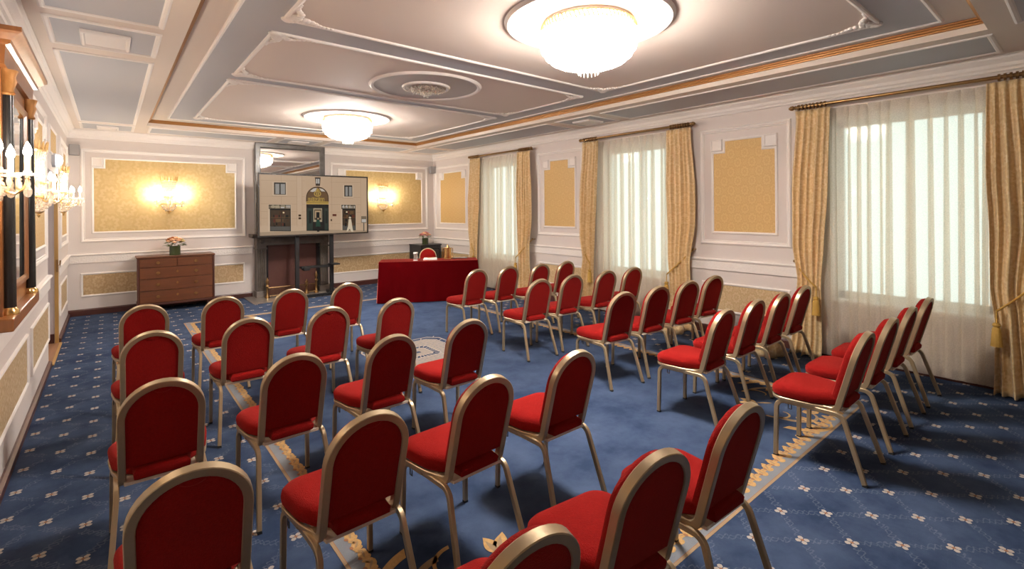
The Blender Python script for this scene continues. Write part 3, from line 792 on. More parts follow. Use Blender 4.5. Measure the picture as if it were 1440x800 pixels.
# chair behind the table
dup(first, (5.035, 8.785, 0), PI+TA+.05, 'red velvet chair behind the long table, facing the rows')
def on_table(name, label, cat, x, y): return thing(name, label, cat, (x, y, TT), TA)
g = on_table('drinking_glass', 'clear tumbler with white paper cap on the red tablecloth', 'glass', 4.405, 8.15)
bm = B(); lathe(bm, [(0, .002), (.036, .002), (.040, .14), (.037, .14), (.033, .012), (0, .012)], 20); clean(bm); mesh('tumbler', bm, GLASS, g, smooth='auto')
bm = B(); lathe(bm, [(0, .152), (.043, .152), (.043, .128), (.040, .128)], 20); clean(bm); mesh('paper_cap', bm, PAPER, g, smooth='auto')
bm = B(); lathe(bm, [(0, 0), (.045, 0), (.045, .004), (0, .004)], 20); clean(bm); mesh('coaster', bm, PAPER, g)
g = on_table('notepad', 'thick white pad of papers in front of the table chair', 'notepad', 4.69, 8.10)
bm = B()
for i in range(4): box(bm, -.13+.004*i, .13-.002*i, -.09, .09-.003*i, .008*i, .008*i+.0075)
mesh('sheets', bm, PAPER, g)
bm = B(); tube(bm, [(-.05, -.02, .036), (.09, .03, .036)], .004); mesh('pencil', bm, GOLDL, g)
g = on_table('brass_canister', 'polished brass canister with dark pointed lid on the red table', 'canister', 4.99, 7.96)
bm = B(); lathe(bm, [(0, 0), (.082, 0), (.082, .012), (.074, .02), (.074, .20), (.080, .205), (.080, .215), (0, .215)], 28); clean(bm); mesh('body', bm, BRASS, g, smooth='auto')
bm = B(); lathe(bm, [(0, .285), (.006, .282), (.010, .265), (.030, .235), (.040, .2155), (0, .2155)], 20); clean(bm); mesh('lid', bm, BRASSA, g, smooth='auto')
for s in (-1, 1):
    bm = B(); tube(bm, [(s*.076, 0, .02), (s*.098, 0, .03), (s*.098, 0, .20), (s*.076, 0, .21)], .007); mesh('handle', bm, BRASS, g, smooth='auto')
g = on_table('writing_tray', 'flat dark writing tray with white strip near table end', 'tray', 5.25, 7.93)
bm = B(); box(bm, -.14, .14, -.07, .07, 0, .010, bev=.003); mesh('tray', bm, BLKCAB, g)
bm = B(); box(bm, -.11, .11, .02, .05, .0105, .014); mesh('card_strip', bm, PAPER, g)

# ================================================================== CHEST, CABINET, FLOWERS
ch = thing('chest_of_drawers', 'low mahogany chest of drawers against the back wall', 'chest', (.895, 10.15, 0))
w2, dep = .553, .47
bm = B()
box(bm, -w2+.012, w2-.012, .016, dep, .15, .915); mesh('carcass', bm, CHESTW, ch)
bm = B(); box(bm, -w2-.008, w2+.008, -.014, dep+.01, .915, .942, bev=.005); mesh('top', bm, CHESTW, ch)
bm = B(); box(bm, -w2, w2, -.006, dep, .118, .152, bev=.004); mesh('plinth', bm, CHESTD, ch)
for sx in (-1, 1):
    for yy in (.02, dep-.09):
        bm = B(); prism(bm, [(sx*(w2-.01), .12), (sx*(w2-.12), .12), (sx*(w2-.085), .06), (sx*(w2-.075), 0), (sx*(w2-.015), 0)], 'y', yy, yy+.06); mesh('foot', bm, CHESTD, ch)
    bm = B(); box(bm, sx*w2-.028 if sx > 0 else -w2, w2 if sx > 0 else -w2+.028, -.006, .02, .152, .915); mesh('corner_post', bm, CHESTD, ch)
def drawer(x0, x1, z0, z1, key, knobs):
    bm = B(); box(bm, x0, x1, -.004, .015, z0, z1, bev=.003); d_ = mesh('drawer', bm, CHESTW, ch)
    for kx in knobs:
        bm = B(); zc_ = (z0+z1)/2
        prism(bm, [(kx+.030*math.cos(a)*(1 if abs(math.sin(a)) < .8 else .8), zc_+.026*math.sin(a)) for a in [i*PI/6 for i in range(12)]], 'y', -.008, -.004)
        tube(bm, [(kx-.024, -.014, zc_+.008)]+[(kx-.024*math.cos(PI*i/8), -.016, zc_+.004-.024*math.sin(PI*i/8)) for i in range(9)]+[(kx+.024, -.014, zc_+.008)], .004, 6)
        mesh('drop_handle', bm, BRASSA, d_)
    if key:
        bm = B(); prism(bm, [(.016*math.cos(a)+(x0+x1)/2, .022*math.sin(a)+(z0+z1)/2+.01) for a in [i*PI/5 for i in range(10)]], 'y', -.008, -.004); mesh('escutcheon', bm, BRASSA, d_)
drawer(-w2+.034, -.006, .762, .905, False, (-.27,)); drawer(.006, w2-.034, .762, .905, False, (.27,))
for z0, z1 in ((.572, .752), (.372, .562), (.165, .362)): drawer(-w2+.034, w2-.034, z0, z1, True, (-.27, .27))

cb = thing('corner_cabinet', 'small black lacquered cabinet in the far right corner', 'cabinet', (5.85, 10.34, 0))
bm = B(); box(bm, -.27, .27, -.275, .275, .03, .845); mesh('carcass', bm, BLKCAB, cb)
bm = B(); box(bm, -.28, .28, -.30, .28, .845, .87, bev=.003); mesh('top', bm, BLKCAB, cb)
bm = B(); box(bm, -.262, .262, -.292, -.276, .05, .83, bev=.004)
dq = mesh('door', bm, BLKCAB, cb)
bm = B(); mould(bm, lambda s, z, o: (s, -.292-o, z), rect(-.22, .22, .10, .78), [(0, 0), (.004, .006), (.016, .006), (.02, 0)]); mesh('door_moulding', bm, EBONY, dq)
bm = B(); ball(bm, (.20, -.302, .45), .012); mesh('knob', bm, BRASSA, dq, smooth=True)
bm = B(); box(bm, -.25, .25, -.25, .25, 0, .03); mesh('plinth', bm, BLKCAB, cb)

def flowers(name, label, x, y, z, rv, hv, mats, rb, hb, seed):
    t = thing(name, label, 'flowers', (x, y, z)); rnd = random.Random(seed)
    bm = B(); lathe(bm, [(0, 0), (rv, 0), (rv, hv), (rv-.006, hv), (rv-.006, .01), (0, .01)], 24); clean(bm); mesh('vase', bm, VASEG, t, smooth='auto')
    bm = B()
    for k in range(70):
        a = rnd.random()*2*PI; r = rb*(.5+.6*rnd.random()); zz = hv+rnd.random()*hb*.55
        c = Vector((r*math.cos(a), r*math.sin(a), zz)); dr = Vector((math.cos(a), math.sin(a), .4*rnd.random()-.3)).normalized(); sd = Vector((-math.sin(a), math.cos(a), 0))
        L = .035+.03*rnd.random()
        vs = [bm.verts.new(c+dr*L*u+sd*L*.35*v+Vector((0, 0, wz_*L*.3))) for u, v, wz_ in ((-.6, 0, 0), (0, -.6, .3), (.8, 0, -.3), (0, .6, .3))]
        bm.faces.new(vs)
    fo = mesh('foliage', bm, LEAF, t, fix=False)
    n = 17
    for k in range(n):
        a = k*2.399; rr_ = rb*math.sqrt((k+.3)/n)*.95; zz = hv+hb*(1-.62*(rr_/rb)**2)
        bm = B(); c = (rr_*math.cos(a), rr_*math.sin(a), zz); br = .026+.014*rnd.random()
        ball(bm, c, br*.75, 8, (1, 1, .8))
        for q in range(7):
            th = q*2*PI/7+rnd.random(); ball(bm, (c[0]+br*.7*math.cos(th), c[1]+br*.7*math.sin(th), c[2]+br*.1*rnd.random()), br*.5, 6, (1, 1, .55))
        mesh('blossom', bm, mats[k % len(mats)], t, smooth=True)
flowers('flower_arrangement', 'peach and rust flowers in dark vase on mahogany chest', .875, 10.30, .942, .082, .155, [PEACH, RUST, PEACH, YELP, RUST], .145, .15, 1)
flowers('flower_arrangement', 'pink flowers in dark green vase on the black cabinet', 5.80, 10.25, .87, .075, .15, [PINKP, PEACH, PINKP], .125, .14, 2)

# ================================================================== FIREPLACE WALL
fp = thing('fireplace', 'carved dark grey marble fireplace behind the television', 'fireplace', (2.88, 10.40, 0))
fx = lambda x: x-2.88
fyy = lambda y: y-10.40
for sx in (-1, 1):
    bm = B(); a, b = (fx(2.20), fx(2.36)) if sx < 0 else (fx(3.40), fx(3.56))
    box(bm, a, b, fyy(10.40), fyy(10.64), .13, 1.02)
    for k in range(4):
        xx = a+.028+k*.034; tube(bm, [(xx, fyy(10.398), .2), (xx, fyy(10.398), .94)], .011, 8)
    box(bm, a-.015, b+.015, fyy(10.375), fyy(10.64), .945, .975, bev=.004)
    pl_ = mesh('pilaster', bm, MARBLD, fp)
    bm = B(); box(bm, a-.025, b+.025, fyy(10.365), fyy(10.64), 0.015, .13, bev=.006); mesh('plinth_block', bm, MARBLE, fp)
    bm = B(); xi0, xi1 = (b, b+.05) if sx < 0 else (a-.05, a); box(bm, xi0, xi1, fyy(10.47), fyy(10.64), .015, 1.02); mesh('inner_jamb', bm, EBONY, fp)
bm = B(); box(bm, fx(2.19), fx(3.57), fyy(10.39), fyy(10.64), 1.02, 1.18); box(bm, fx(2.45), fx(3.31), fyy(10.38), fyy(10.40), 1.05, 1.15, bev=.004)
for s in (fx(2.28), fx(3.48)): ball(bm, (s, fyy(10.385), 1.10), .045, 12, (1, .4, 1))
mesh('lintel', bm, MARBLD, fp)
bm = B(); prism(bm, [(fyy(10.64), 1.18), (fyy(10.37), 1.18), (fyy(10.33), 1.205), (fyy(10.30), 1.215), (fyy(10.30), 1.245), (fyy(10.64), 1.245)], 'x', fx(2.10), fx(3.66)); mesh('mantel_shelf', bm, MARBLD, fp)
bm = B(); box(bm, fx(2.36), fx(3.40), fyy(10.55), fyy(10.58), .015, 1.02); mesh('fireboard', bm, FIREB, fp)
hs = thing('hearth', 'flat grey stone hearth slab let into the carpet', 'hearth', (2.88, 10.2, 0))
bm = B(); box(bm, -.88, .88, -.43, .445, .0, .014, bev=.003); mesh('slab', bm, MARBLE, hs)
fe = thing('fire_fender', 'low brass fender with finials inside the fireplace', 'fender', (2.80, 10.255, .014))
bm = B(); tube(bm, [(-.46, 0, .19), (.46, 0, .19)], .008); tube(bm, [(-.46, 0, .03), (.46, 0, .03)], .008)
for k in range(34):
    x = -.44+k*.88/33; tube(bm, [(x, 0, .03), (x, 0, .19)], .004, 5)
mesh('railing', bm, BRASSA, fe)
for x, hh in ((-.46, .40), (.46, .46), (.27, .30)):
    bm = B(); lathe(bm, [(0, 0), (.045, 0), (.045, .02), (.022, .05), (.02, hh*.5), (.034, hh*.56), (.016, hh*.64), (.034, hh*.78), (.01, hh*.93), (0, hh)], 14, (x, 0, 0)); clean(bm); mesh('finial', bm, BRASSA, fe, smooth='auto')
mr = thing('overmantel_mirror', 'tall mirror in grey marble frame above the fireplace', 'mirror', (2.88, 10.60, 1.25))
bm = B()
T2 = lambda s, z, o: (s-2.88, -.0-o, z-1.25)
mould(bm, T2, rect(2.205, 3.555, 1.255, 3.05), [(0, -.05), (0, .05), (.01, .06), (.085, .06), (.10, .04), (.105, .02)]); mesh('marble_frame', bm, mat('veined_grey_marble', (.13, .12, .115), .3, var=.75, vscale=9), mr)
bm = B(); slab(bm, T2, rect(2.30, 3.46, 1.35, 2.955), 0.0, .022); mesh('mirror_glass', bm, MIRR, mr)

# ================================================================== TELEVISION
TVY = 9.85
tv = thing('television', 'large flat television on black floor stand showing hotel facade', 'television', (3.155, TVY, 0))
TX0, TX1, TZ0, TZ1 = 2.105, 4.215, 1.212, 2.402
hx = (TX1-TX0)/2
bm = B(); box(bm, -hx, hx, 0, .05, TZ0, TZ1, bev=.004); box(bm, -.7, .7, .05, .09, 1.4, 2.2); cab_ = mesh('housing', bm, TVBLK, tv)
bm = B(); mould(bm, lambda s, z, o: (s, -o, z), rect(-hx, hx, TZ0, TZ1), [(0, 0), (0, .008), (.026, .008), (.028, .0)]); mesh('bezel', bm, mat('dark_brown_bezel', (.022, .015, .011), .5), tv)
PAL = dict(wall=(196, 166, 136), joint=(172, 142, 112), trim=(200, 171, 142), dark=(30, 22, 16), pane=(150, 146, 140), frame=(52, 42, 34), shop=(66, 50, 34), shelf=(104, 76, 46), sign=(168, 152, 124), blind=(120, 104, 84),
           arch=(104, 76, 48), archd=(70, 46, 26), gold=(190, 156, 74), black=(14, 14, 12), green=(20, 62, 46), skin=(178, 150, 116), coat=(214, 196, 168), pave=(170, 146, 120), step=(198, 160, 128), red=(92, 40, 26), glow=(236, 214, 170), grey=(86, 82, 76), sill=(206, 180, 152), pale=(196, 188, 178), jade=(40, 52, 44))
names = list(PAL)
def scr(c):
    m = emis('screen_'+c, lin(PAL[c]), .52); m.node_tree.nodes['Principled BSDF'].inputs['Roughness'].default_value = .35; m.node_tree.nodes['Principled BSDF'].inputs['Specular IOR Level'].default_value = .08
    m.node_tree.nodes['Principled BSDF'].inputs['Base Color'].default_value = (.01, .01, .01, 1); return m
bm = B(); lay = [0]
def SP(px, py):
    u = (px-44)/1212; top = 46+28*u; bot = 752-52*u; v = (py-top)/(bot-top)
    return (-hx+.014+u*(2*hx-.028), TZ1-.014-v*(TZ1-TZ0-.028))
def sq(c, pts):
    lay[0] += 1
    f = bm.faces.new([bm.verts.new((SP(*p)[0], -.0015-.00006*lay[0], SP(*p)[1])) for p in pts]); f.material_index = names.index(c)
def sr(c, x0, y0, x1, y1): sq(c, [(x0, y0), (x1, y0), (x1, y1), (x0, y1)])
sq('wall', [(44, 46), (1256, 74), (1256, 700), (44, 752)])
sq('pave', [(44, 704), (530, 684), (790, 672), (1256, 676), (1256, 700), (44, 752)])
sq('trim', [(44, 630), (530, 625), (530, 684), (44, 704)])
for y in (120, 300, 384, 470, 545): sr('joint', 60, y, 520, y+3)
for y in (130, 300, 384, 470, 600): sr('joint', 800, y, 1170, y+3)
for x in (62, 268, 430, 486, 820, 1172): sr('joint', x, 60, x+3, 640)
sr('trim', 436, 80, 484, 620)
for x0, x1, y0, y1 in ((195, 316, 143, 280), (970, 1068, 166, 294)):
    sr('sill', x0-14, y0-6, x1+12, y1+16); sr('frame', x0, y0, x1, y1); sr('dark', x0, y0, x1, y0+16)
    sr('pane', x0+14, y0+16, (x0+x1)/2-6, y1-6); sr('pane', (x0+x1)/2+8, y0+16, x1-8, y1-6); sr('joint', x0-24, y1+14, x1+10, y1+19)
for x0, x1, y0, y1 in ((140, 366, 394, 692), (932, 1106, 388, 676)):
    sr('sill', x0-6, y0-6, x1+6, y1); sr('dark', x0, y0, x1, y0+48); sr('blind', x0+2, y0+8, x1-2, y0+42)
    sr('black', x0+12, y0+48, x1, y1); sr('shop', x0+20, y0+60, x1-6, y1-56); sr('grey', x0+16, y1-54, x1-6, y1-6)
    rs = random.Random(int(x0))
    for k in range(26):
        xx = x0+24+rs.random()*(x1-x0-60); yy = y0+70+int(rs.random()*4)*45; sr(rs.choice(['shelf', 'archd', 'red', 'black', 'shelf']), xx, yy, xx+10+rs.random()*22, yy+24+rs.random()*16)
    sr('shelf', x0+20, y0+140, x1-8, y0+145); sr('frame', (x0+x1)/2+12, y0+60, (x0+x1)/2+18, y1-50)
    cxx, cyy = (x0+x1)/2+38, y0+88
    if x0 > 500: cxx -= 60; cyy -= 6
    sq('glow', [(cxx+10*math.cos(a), cyy+9*math.sin(a)) for a in [i*PI/4 for i in range(8)]])
# left sign shapes: rounded blocks; right sign shapes
sq('sign', [(188+22*math.cos(a)-4, 415+17*math.sin(a)) for a in [i*PI/6 for i in range(12)]])
sq('sign', [(205, 402), (245, 398), (254, 432), (208, 434)]); sr('sign', 262, 400, 306, 414); sr('pale', 262, 418, 300, 432)
for y in (400, 412, 424): sr('pale', 316, y, 362, y+6)
for i, x in enumerate((944, 982, 1020)):
    sq('pale', [(x+4, 426), (x, 406), (x+10, 394), (x+22, 394), (x+26, 426)]); sr('frame', x+10, 408, x+15, 426)
sr('sign', 1018, 396, 1036, 426); sr('pale', 1056, 404, 1064, 426); sr('pale', 1084, 400, 1094, 426)
# lantern
sr('dark', 628, 80, 694, 90); sq('frame', [(632, 88), (692, 88), (686, 176), (638, 176)]); sr('pale', 642, 96, 680, 150); sr('frame', 658, 92, 664, 172); sr('archd', 640, 160, 684, 166)
# arch
ar = [(530, 360)]+[(657+127*math.cos(PI-PI*i/16), 312-128*math.sin(PI-PI*i/16)) for i in range(17)]+[(784, 360)]
sq('archd', ar)
sq('arch', [(540, 358)]+[(657+117*math.cos(PI-PI*i/16), 312-116*math.sin(PI-PI*i/16)) for i in range(17)]+[(774, 358)])
sq('pale', [(574, 238), (612, 206), (650, 200), (640, 236), (600, 246)]); sq('pale', [(676, 202), (716, 212), (746, 240), (700, 236)])
# gold crest over the arch, with lettering strokes beneath it
for k in range(24):
    a0, a1 = 2*PI*k/24, 2*PI*(k+1)/24
    sq('gold', [(657+r_*math.cos(a), 266+r_*.82*math.sin(a)) for r_, a in ((40, a0), (40, a1), (31, a1), (31, a0))])
sr('gold', 650, 238, 655, 294); sr('gold', 661, 238, 666, 294); sr('gold', 640, 250, 646, 284); sr('gold', 670, 250, 676, 284); sr('gold', 630, 222, 690, 228); sr('gold', 640, 212, 678, 217); sr('gold', 655, 200, 661, 236)
xs = 552
for w_, pat in ((20, 'n'), (22, 'u'), (8, 'i'), (24, 'x'), (22, 'o'), (20, 's'), (8, 'i'), (10, 'l'), (24, 'a'), (24, 'n')):
    if pat in 'nua': sr('gold', xs, 314, xs+5, 352); sr('gold', xs+w_-7, 314, xs+w_-2, 352); sr('gold', xs, 314 if pat != 'u' else 346, xs+w_-2, 320 if pat != 'u' else 352)
    elif pat in 'il': sr('gold', xs, 306, xs+5, 352)
    elif pat == 'x': sq('gold', [(xs, 306), (xs+6, 306), (xs+w_-2, 352), (xs+w_-8, 352)]); sq('gold', [(xs+w_-8, 306), (xs+w_-2, 306), (xs+6, 352), (xs, 352)])
    else: sr('gold', xs, 314, xs+w_-3, 319); sr('gold', xs, 347, xs+w_-3, 352); sr('gold', xs, 314, xs+5, 352 if pat == 'o' else 334); sr('gold', xs+w_-8, 314 if pat == 'o' else 332, xs+w_-3, 352); 
    xs += w_
sr('gold', 532, 354, 782, 384); sr('shelf', 532, 364, 782, 370)
sr('black', 532, 386, 782, 686); sr('jade', 540, 430, 600, 680); sr('jade', 734, 430, 776, 674); sr('black', 560, 460, 586, 600); sr('black', 744, 460, 766, 600)
sr('sign', 608, 430, 706, 584); sr('archd', 618, 444, 698, 560); sr('skin', 626, 456, 692, 540); sr('black', 640, 474, 678, 584); sr('dark', 606, 584, 708, 660)
# doorman in green coat
sq('skin', [(660+9*math.cos(a), 548+11*math.sin(a)) for a in [i*PI/4 for i in range(8)]]); sq('green', [(644, 562), (676, 562), (690, 636), (632, 640)]); sr('black', 648, 636, 674, 696)
# wall plates, walker, menu stand
for y in (502, 534): sr('archd', 446, y, 474, y+22)
sr('red', 826, 494, 872, 518); sr('archd', 804, 552, 820, 574)
sq('coat', [(1034+14*math.cos(a), 534+12*math.sin(a)) for a in [i*PI/4 for i in range(8)]]); sq('coat', [(1018, 552), (1048, 550), (1066, 660), (1074, 692), (1052, 694), (1030, 660), (1004, 690), (990, 690), (1010, 630)])
sr('blind', 1174, 516, 1240, 592); sr('pale', 1180, 550, 1234, 584); sr('grey', 1200, 592, 1212, 684); sr('joint', 196, 704, 290, 712)
mesh('screen', bm, [scr(c) for c in names], tv, fix=False)
for x in (2.80-3.155, 3.465-3.155):
    bm = B(); box(bm, x-.035, x+.035, .055, .115, .03, 1.95, bev=.004); mesh('stand_post', bm, STANDM, tv)
    bm = B(); box(bm, x-.035, x+.035, -.28, .33, .02, .07, bev=.004); mesh('stand_foot', bm, STANDM, tv)
bm = B(); box(bm, -.40, .36, -.09, -.02, .015, .06, bev=.004); mesh('base_bar', bm, STANDM, tv)
bm = B(); box(bm, -.30, .32, -.02, .12, .565, .605, bev=.006); box(bm, .24, .42, -.10, .10, .605, .63, bev=.006); box(bm, -.27, -.15, -.06, .1, .53, .60, bev=.01); mesh('equipment_shelf', bm, STANDM, tv)
bm = B(); tube(bm, [(.27, .02, .60), (.255, -.02, .42), (.27, -.04, .3), (.23, -.04, .2), (.26, -.05, .1), (.14, -.12, .045), (.02, -.2, .026)], .006, 6); mesh('power_cable', bm, BLACKR, tv, smooth=True)

# ================================================================== LEFT WALL MIRROR
wm = thing('wall_mirror', 'large honey wood mirror with ebonised columns on left wall', 'mirror', (XL, 4.38, 1.06))
oz = 1.06; mx = lambda x: x-XL; my = lambda y: y-4.38
bm = B(); box(bm, 0, mx(-.455), my(3.83), my(4.90), 1.13-oz, 2.52-oz); mesh('carcass', bm, FRAMEW, wm)
bm = B(); box(bm, mx(-.455), mx(-.449), my(4.0), my(4.74), 1.28-oz, 2.36-oz); mesh('mirror_glass', bm, MIRR, wm)
bm = B(); mould(bm, lambda s, z, o: (mx(-.455)+o, my(s), z-oz), rect(3.96, 4.78, 1.24, 2.40), [(0, 0), (.004, .018), (.026, .014), (.044, .006)]); mesh('inner_frame', bm, FRAMEW, wm)
for y in (3.90, 4.835):
    bm = B(); lathe(bm, [(.030, 1.17-oz), (.028, 1.8-oz), (.024, 2.36-oz)], 16, (mx(-.437), my(y), 0)); cq = mesh('column', bm, EBONY, wm, smooth='auto')
    bm = B(); lathe(bm, [(0, 1.13-oz), (.042, 1.13-oz), (.042, 1.15-oz), (.030, 1.17-oz), (0, 1.17-oz)], 16, (mx(-.437), my(y), 0)); clean(bm); mesh('column_base', bm, BRASS, cq, smooth='auto')
    bm = B(); lathe(bm, [(.024, 2.36-oz), (.034, 2.37-oz), (.026, 2.39-oz), (.040, 2.44-oz), (.034, 2.46-oz), (.046, 2.50-oz), (0, 2.50-oz)], 16, (mx(-.437), my(y), 0)); clean(bm); mesh('capital', bm, GILT, cq, smooth='auto')
bm = B(); box(bm, 0, mx(-.40), my(3.72), my(4.94), 1.06-oz, 1.13-oz, bev=.008); mesh('base_shelf', bm, FRAMEW, wm)
bm = B()
pr_ = [(mx(-.43), 2.50), (mx(-.425), 2.60), (mx(-.405), 2.605), (mx(-.40), 2.625), (mx(-.37), 2.655), (mx(-.355), 2.665), (mx(-.355), 2.69)]
yy0, yy1 = my(3.73), my(4.97)
prev = None
for x, z in pr_:
    e = x-mx(-.43); L = [bm.verts.new(p) for p in ((0, yy0-e, z-oz), (x, yy0-e, z-oz), (x, yy1+e, z-oz), (0, yy1+e, z-oz))]
    if prev:
        for i in range(3): bm.faces.new((prev[i], prev[i+1], L[i+1], L[i]))
    else: bm.faces.new(L)
    prev = L
bm.faces.new(prev); mesh('cornice', bm, FRAMEW, wm)

# ================================================================== SCONCES
def make_sconce(label):
    t = thing('wall_sconce', label, 'sconce', (0, 0, 0), 0, 'crystal wall sconces')
    zb = 0.0   # local z 0 = 1.65 m
    bm = B(); box(bm, -.05, .05, 0, .012, .12, .60, bev=.004); mesh('back_plate', bm, GOLDL, t)
    # crown
    bm = B(); lathe(bm, [(.118, .585), (.128, .60), (.118, .615), (.112, .60)], 18, (0, 0, 0), 0, PI)
    for k in range(9):
        a = PI*(k+.5)/9; c = (.122*math.cos(a), .122*math.sin(a))
        tube(bm, [(c[0], c[1], .60), (c[0]*1.03, c[1]*1.03, .645), (c[0]*1.12, c[1]*1.12, .68)], .006, 6, rr=[.007, .009, .002]); ball(bm, (c[0]*.99, c[1]*.99, .625), .012, 6)
    xf(bm, Matrix.Diagonal((1, .72, 1, 1))); mesh('crown', bm, GOLDL, t, smooth='auto')
    # crystal strands
    bm = B()
    for k in range(13):
        a = PI*k/12
        for z in range(12):
            zz = .20+z*.034; r = .085+.025*max(0, (zz-.5)/.1); ball(bm, (r*math.cos(a), r*math.sin(a)+.004, zz), .0115, 6, (1, 1, 1.35))
    xf(bm, Matrix.Diagonal((1, .72, 1, 1))); mesh('crystal_column', bm, CRYS, t)
    bm = B(); lathe(bm, [(.088, .30), (.094, .31), (.088, .32)], 18, (0, 0, 0), 0, PI); lathe(bm, [(.100, .17), (.122, .18), (.118, .196), (.10, .19)], 18, (0, 0, 0), 0, PI); mesh('gilt_ring', bm, GOLDL, t)
    bm = B()
    for row in range(5):
        r = .112*math.cos(row*.27); zz = .165-row*.025
        for k in range(11): a = PI*k/10; ball(bm, (r*math.cos(a), r*math.sin(a)+.004, zz), .0145, 6)
    mesh('crystal_bowl', bm, CRYS, t)
    bm = B(); lathe(bm, [(0, 0), (.006, .004), (.014, .02), (.008, .03), (.03, .045), (.034, .055), (0, .06)], 12, (0, .03, 0)); clean(bm); mesh('finial', bm, GOLDL, t, smooth='auto')
    for k, (dx, dy) in enumerate(((-.185, .12), (0, .20), (.185, .12))):
        d_ = Vector((dx, dy, 0)).normalized(); L = math.hypot(dx, dy)
        pts = [(d_.x*(.10+(L-.10)*u), d_.y*(.10+(L-.10)*u), .185+w) for u, w in ((0, 0), (.25, -.035), (.55, -.045), (.85, -.02), (1, .02), (1, .045))]
        bm = B(); tube(bm, pts, .007, 7); ball(bm, pts[0], .014, 8); arm = mesh('arm', bm, GOLDL, t, smooth='auto')
        bm = B(); lathe(bm, [(.006, .228), (.040, .236), (.044, .244), (.012, .240)], 16, (dx, dy, 0)); mesh('drip_pan', bm, CRYS, arm, smooth='auto')
        bm = B(); lathe(bm, [(0, .238), (.017, .238), (.017, .252), (.0125, .256), (.0125, .325), (0, .325)], 12, (dx, dy, 0)); clean(bm); mesh('candle_sleeve', bm, CANDLE, arm, smooth='auto')
        bm = B(); lathe(bm, [(0, .325), (.009, .328), (.017, .345), (.015, .365), (.007, .388), (0, .402)], 12, (dx, dy, 0)); clean(bm); mesh('flame_bulb', bm, BULBM, arm, smooth=True)
        bm = B()
        for q in range(6):
            a = q*PI/3; px, py = dx+.040*math.cos(a), dy+.040*math.sin(a)
            ball(bm, (px, py, .222), .007, 6); ball(bm, (px, py, .192), .013, 6, (1, .6, 1.8))
        ball(bm, (dx, dy, .15), .022, 8, (1, .8, 1.3))
        mesh('crystal_drops', bm, CRYS, arm)
    return t
SZ = 1.655
sc0 = make_sconce('three light crystal sconce on back wall above the mahogany chest')
sc0.location = (.822, YB-.015, SZ); sc0.rotation_euler = (0, 0, PI)
dup(sc0, (4.915, YB-.015, SZ), PI, 'three light crystal sconce on back wall right of the television')
dup(sc0, (XL+.015, 3.42, SZ), -PI/2, 'nearest crystal sconce on left wall, beside the wood mirror')
dup(sc0, (XL+.015, 6.0, SZ), -PI/2, 'crystal sconce on left wall between the mirror and the doorway')
dup(sc0, (XL+.015, 9.0, SZ), -PI/2, 'crystal sconce on left wall near the far corner, past the doorway')

# ================================================================== CHANDELIERS
def make_chandelier(label):
    t = thing('chandelier', label, 'chandelier', (0, 0, 0), 0, 'lit crystal ceiling chandeliers')   # local z 0 = ceiling
    bm = B(); lathe(bm, [(0, 0), (.345, 0), (.35, -.02), (.33, -.035), (0, -.035)], 48); clean(bm); mesh('ceiling_plate', bm, WHITE, t, smooth='auto')
    bm = B(); lathe(bm, [(.352, -.020), (.362, -.024), (.364, -.034), (.352, -.036)], 64)
    for k in range(72):
        a = 2*PI*k/72; tube(bm, [(.362*math.cos(a), .362*math.sin(a), -.03), (.370*math.cos(a+.03), .370*math.sin(a+.03), -.055), (.362*math.cos(a+.06), .362*math.sin(a+.06), -.082)], .0075, 5)
    lathe(bm, [(.352, -.074), (.366, -.078), (.364, -.088), (.350, -.088)], 64)
    mesh('gilt_gallery', bm, GOLDL, t, smooth='auto')
    bm = B(); lathe(bm, [(.27, -.075), (.30, -.10), (.312, -.17), (.285, -.225), (.235, -.265), (.16, -.295), (.07, -.31), (0, -.312)], 40); clean(bm); mesh('lit_bowl', bm, LAMPG, t, smooth=True)
    # tiers of hanging prisms
    prof = [(.372, -.086, -.160), (.366, -.135, -.215), (.335, -.19, -.262), (.292, -.232, -.298), (.24, -.265, -.322), (.18, -.29, -.338), (.115, -.305, -.350)]
    for i, (r, z0, z1) in enumerate(prof):
        bm = B(); n = max(14, int(2*PI*r/.022))
        for k in range(n):
            a = 2*PI*(k+.5*(i % 2))/n; x, y = r*math.cos(a), r*math.sin(a)
            g_ = bmesh.ops.create_cone(bm, cap_ends=True, segments=5, radius1=.003, radius2=.0085, depth=(z0-z1), matrix=Matrix.Translation((x, y, (z0+z1)/2)))
        mesh('crystal_tier', bm, CRYS, t)
    bm = B()
    for k in range(16):
        a = 2*PI*k/16; x, y = .078*math.cos(a), .078*math.sin(a)
        bmesh.ops.create_cone(bm, cap_ends=True, segments=6, radius1=.002, radius2=.009, depth=.07, matrix=Matrix.Translation((x, y, -.365)))
    mesh('crystal_tail', bm, CRYS, t)
    return t
cz = ZC-.016
ch0 = make_chandelier('near lit crystal chandelier, the larger looking one, on round medallion')
ch0.location = (MED[0][0], MED[0][1], cz)
dup(ch0, (MED[2][0], MED[2][1], cz), 0, 'far lit crystal chandelier above the television end of the room')
cl_ = thing('ceiling_crystal_light', 'small unlit crystal light on the middle ceiling medallion', 'ceiling light', (MED[1][0], MED[1][1], cz))
bm = B(); lathe(bm, [(0, 0), (.232, 0), (.232, -.012), (0, -.02)], 40); clean(bm); mesh('mount', bm, mat('dull_silver', (.42, .37, .34), .4, .6), cl_, smooth='auto')
rn = random.Random(5)
bm = B()
for k in range(120):
    a = k*2.399; r = .215*math.sqrt((k+.5)/120); zz = -.028-.085*max(0, 1-r/.10)-.016*rn.random(); ball(bm, (r*math.cos(a), r*math.sin(a), zz), .011+.004*rn.random(), 6)
mesh('crystal_beads', bm, CRYS, cl_)

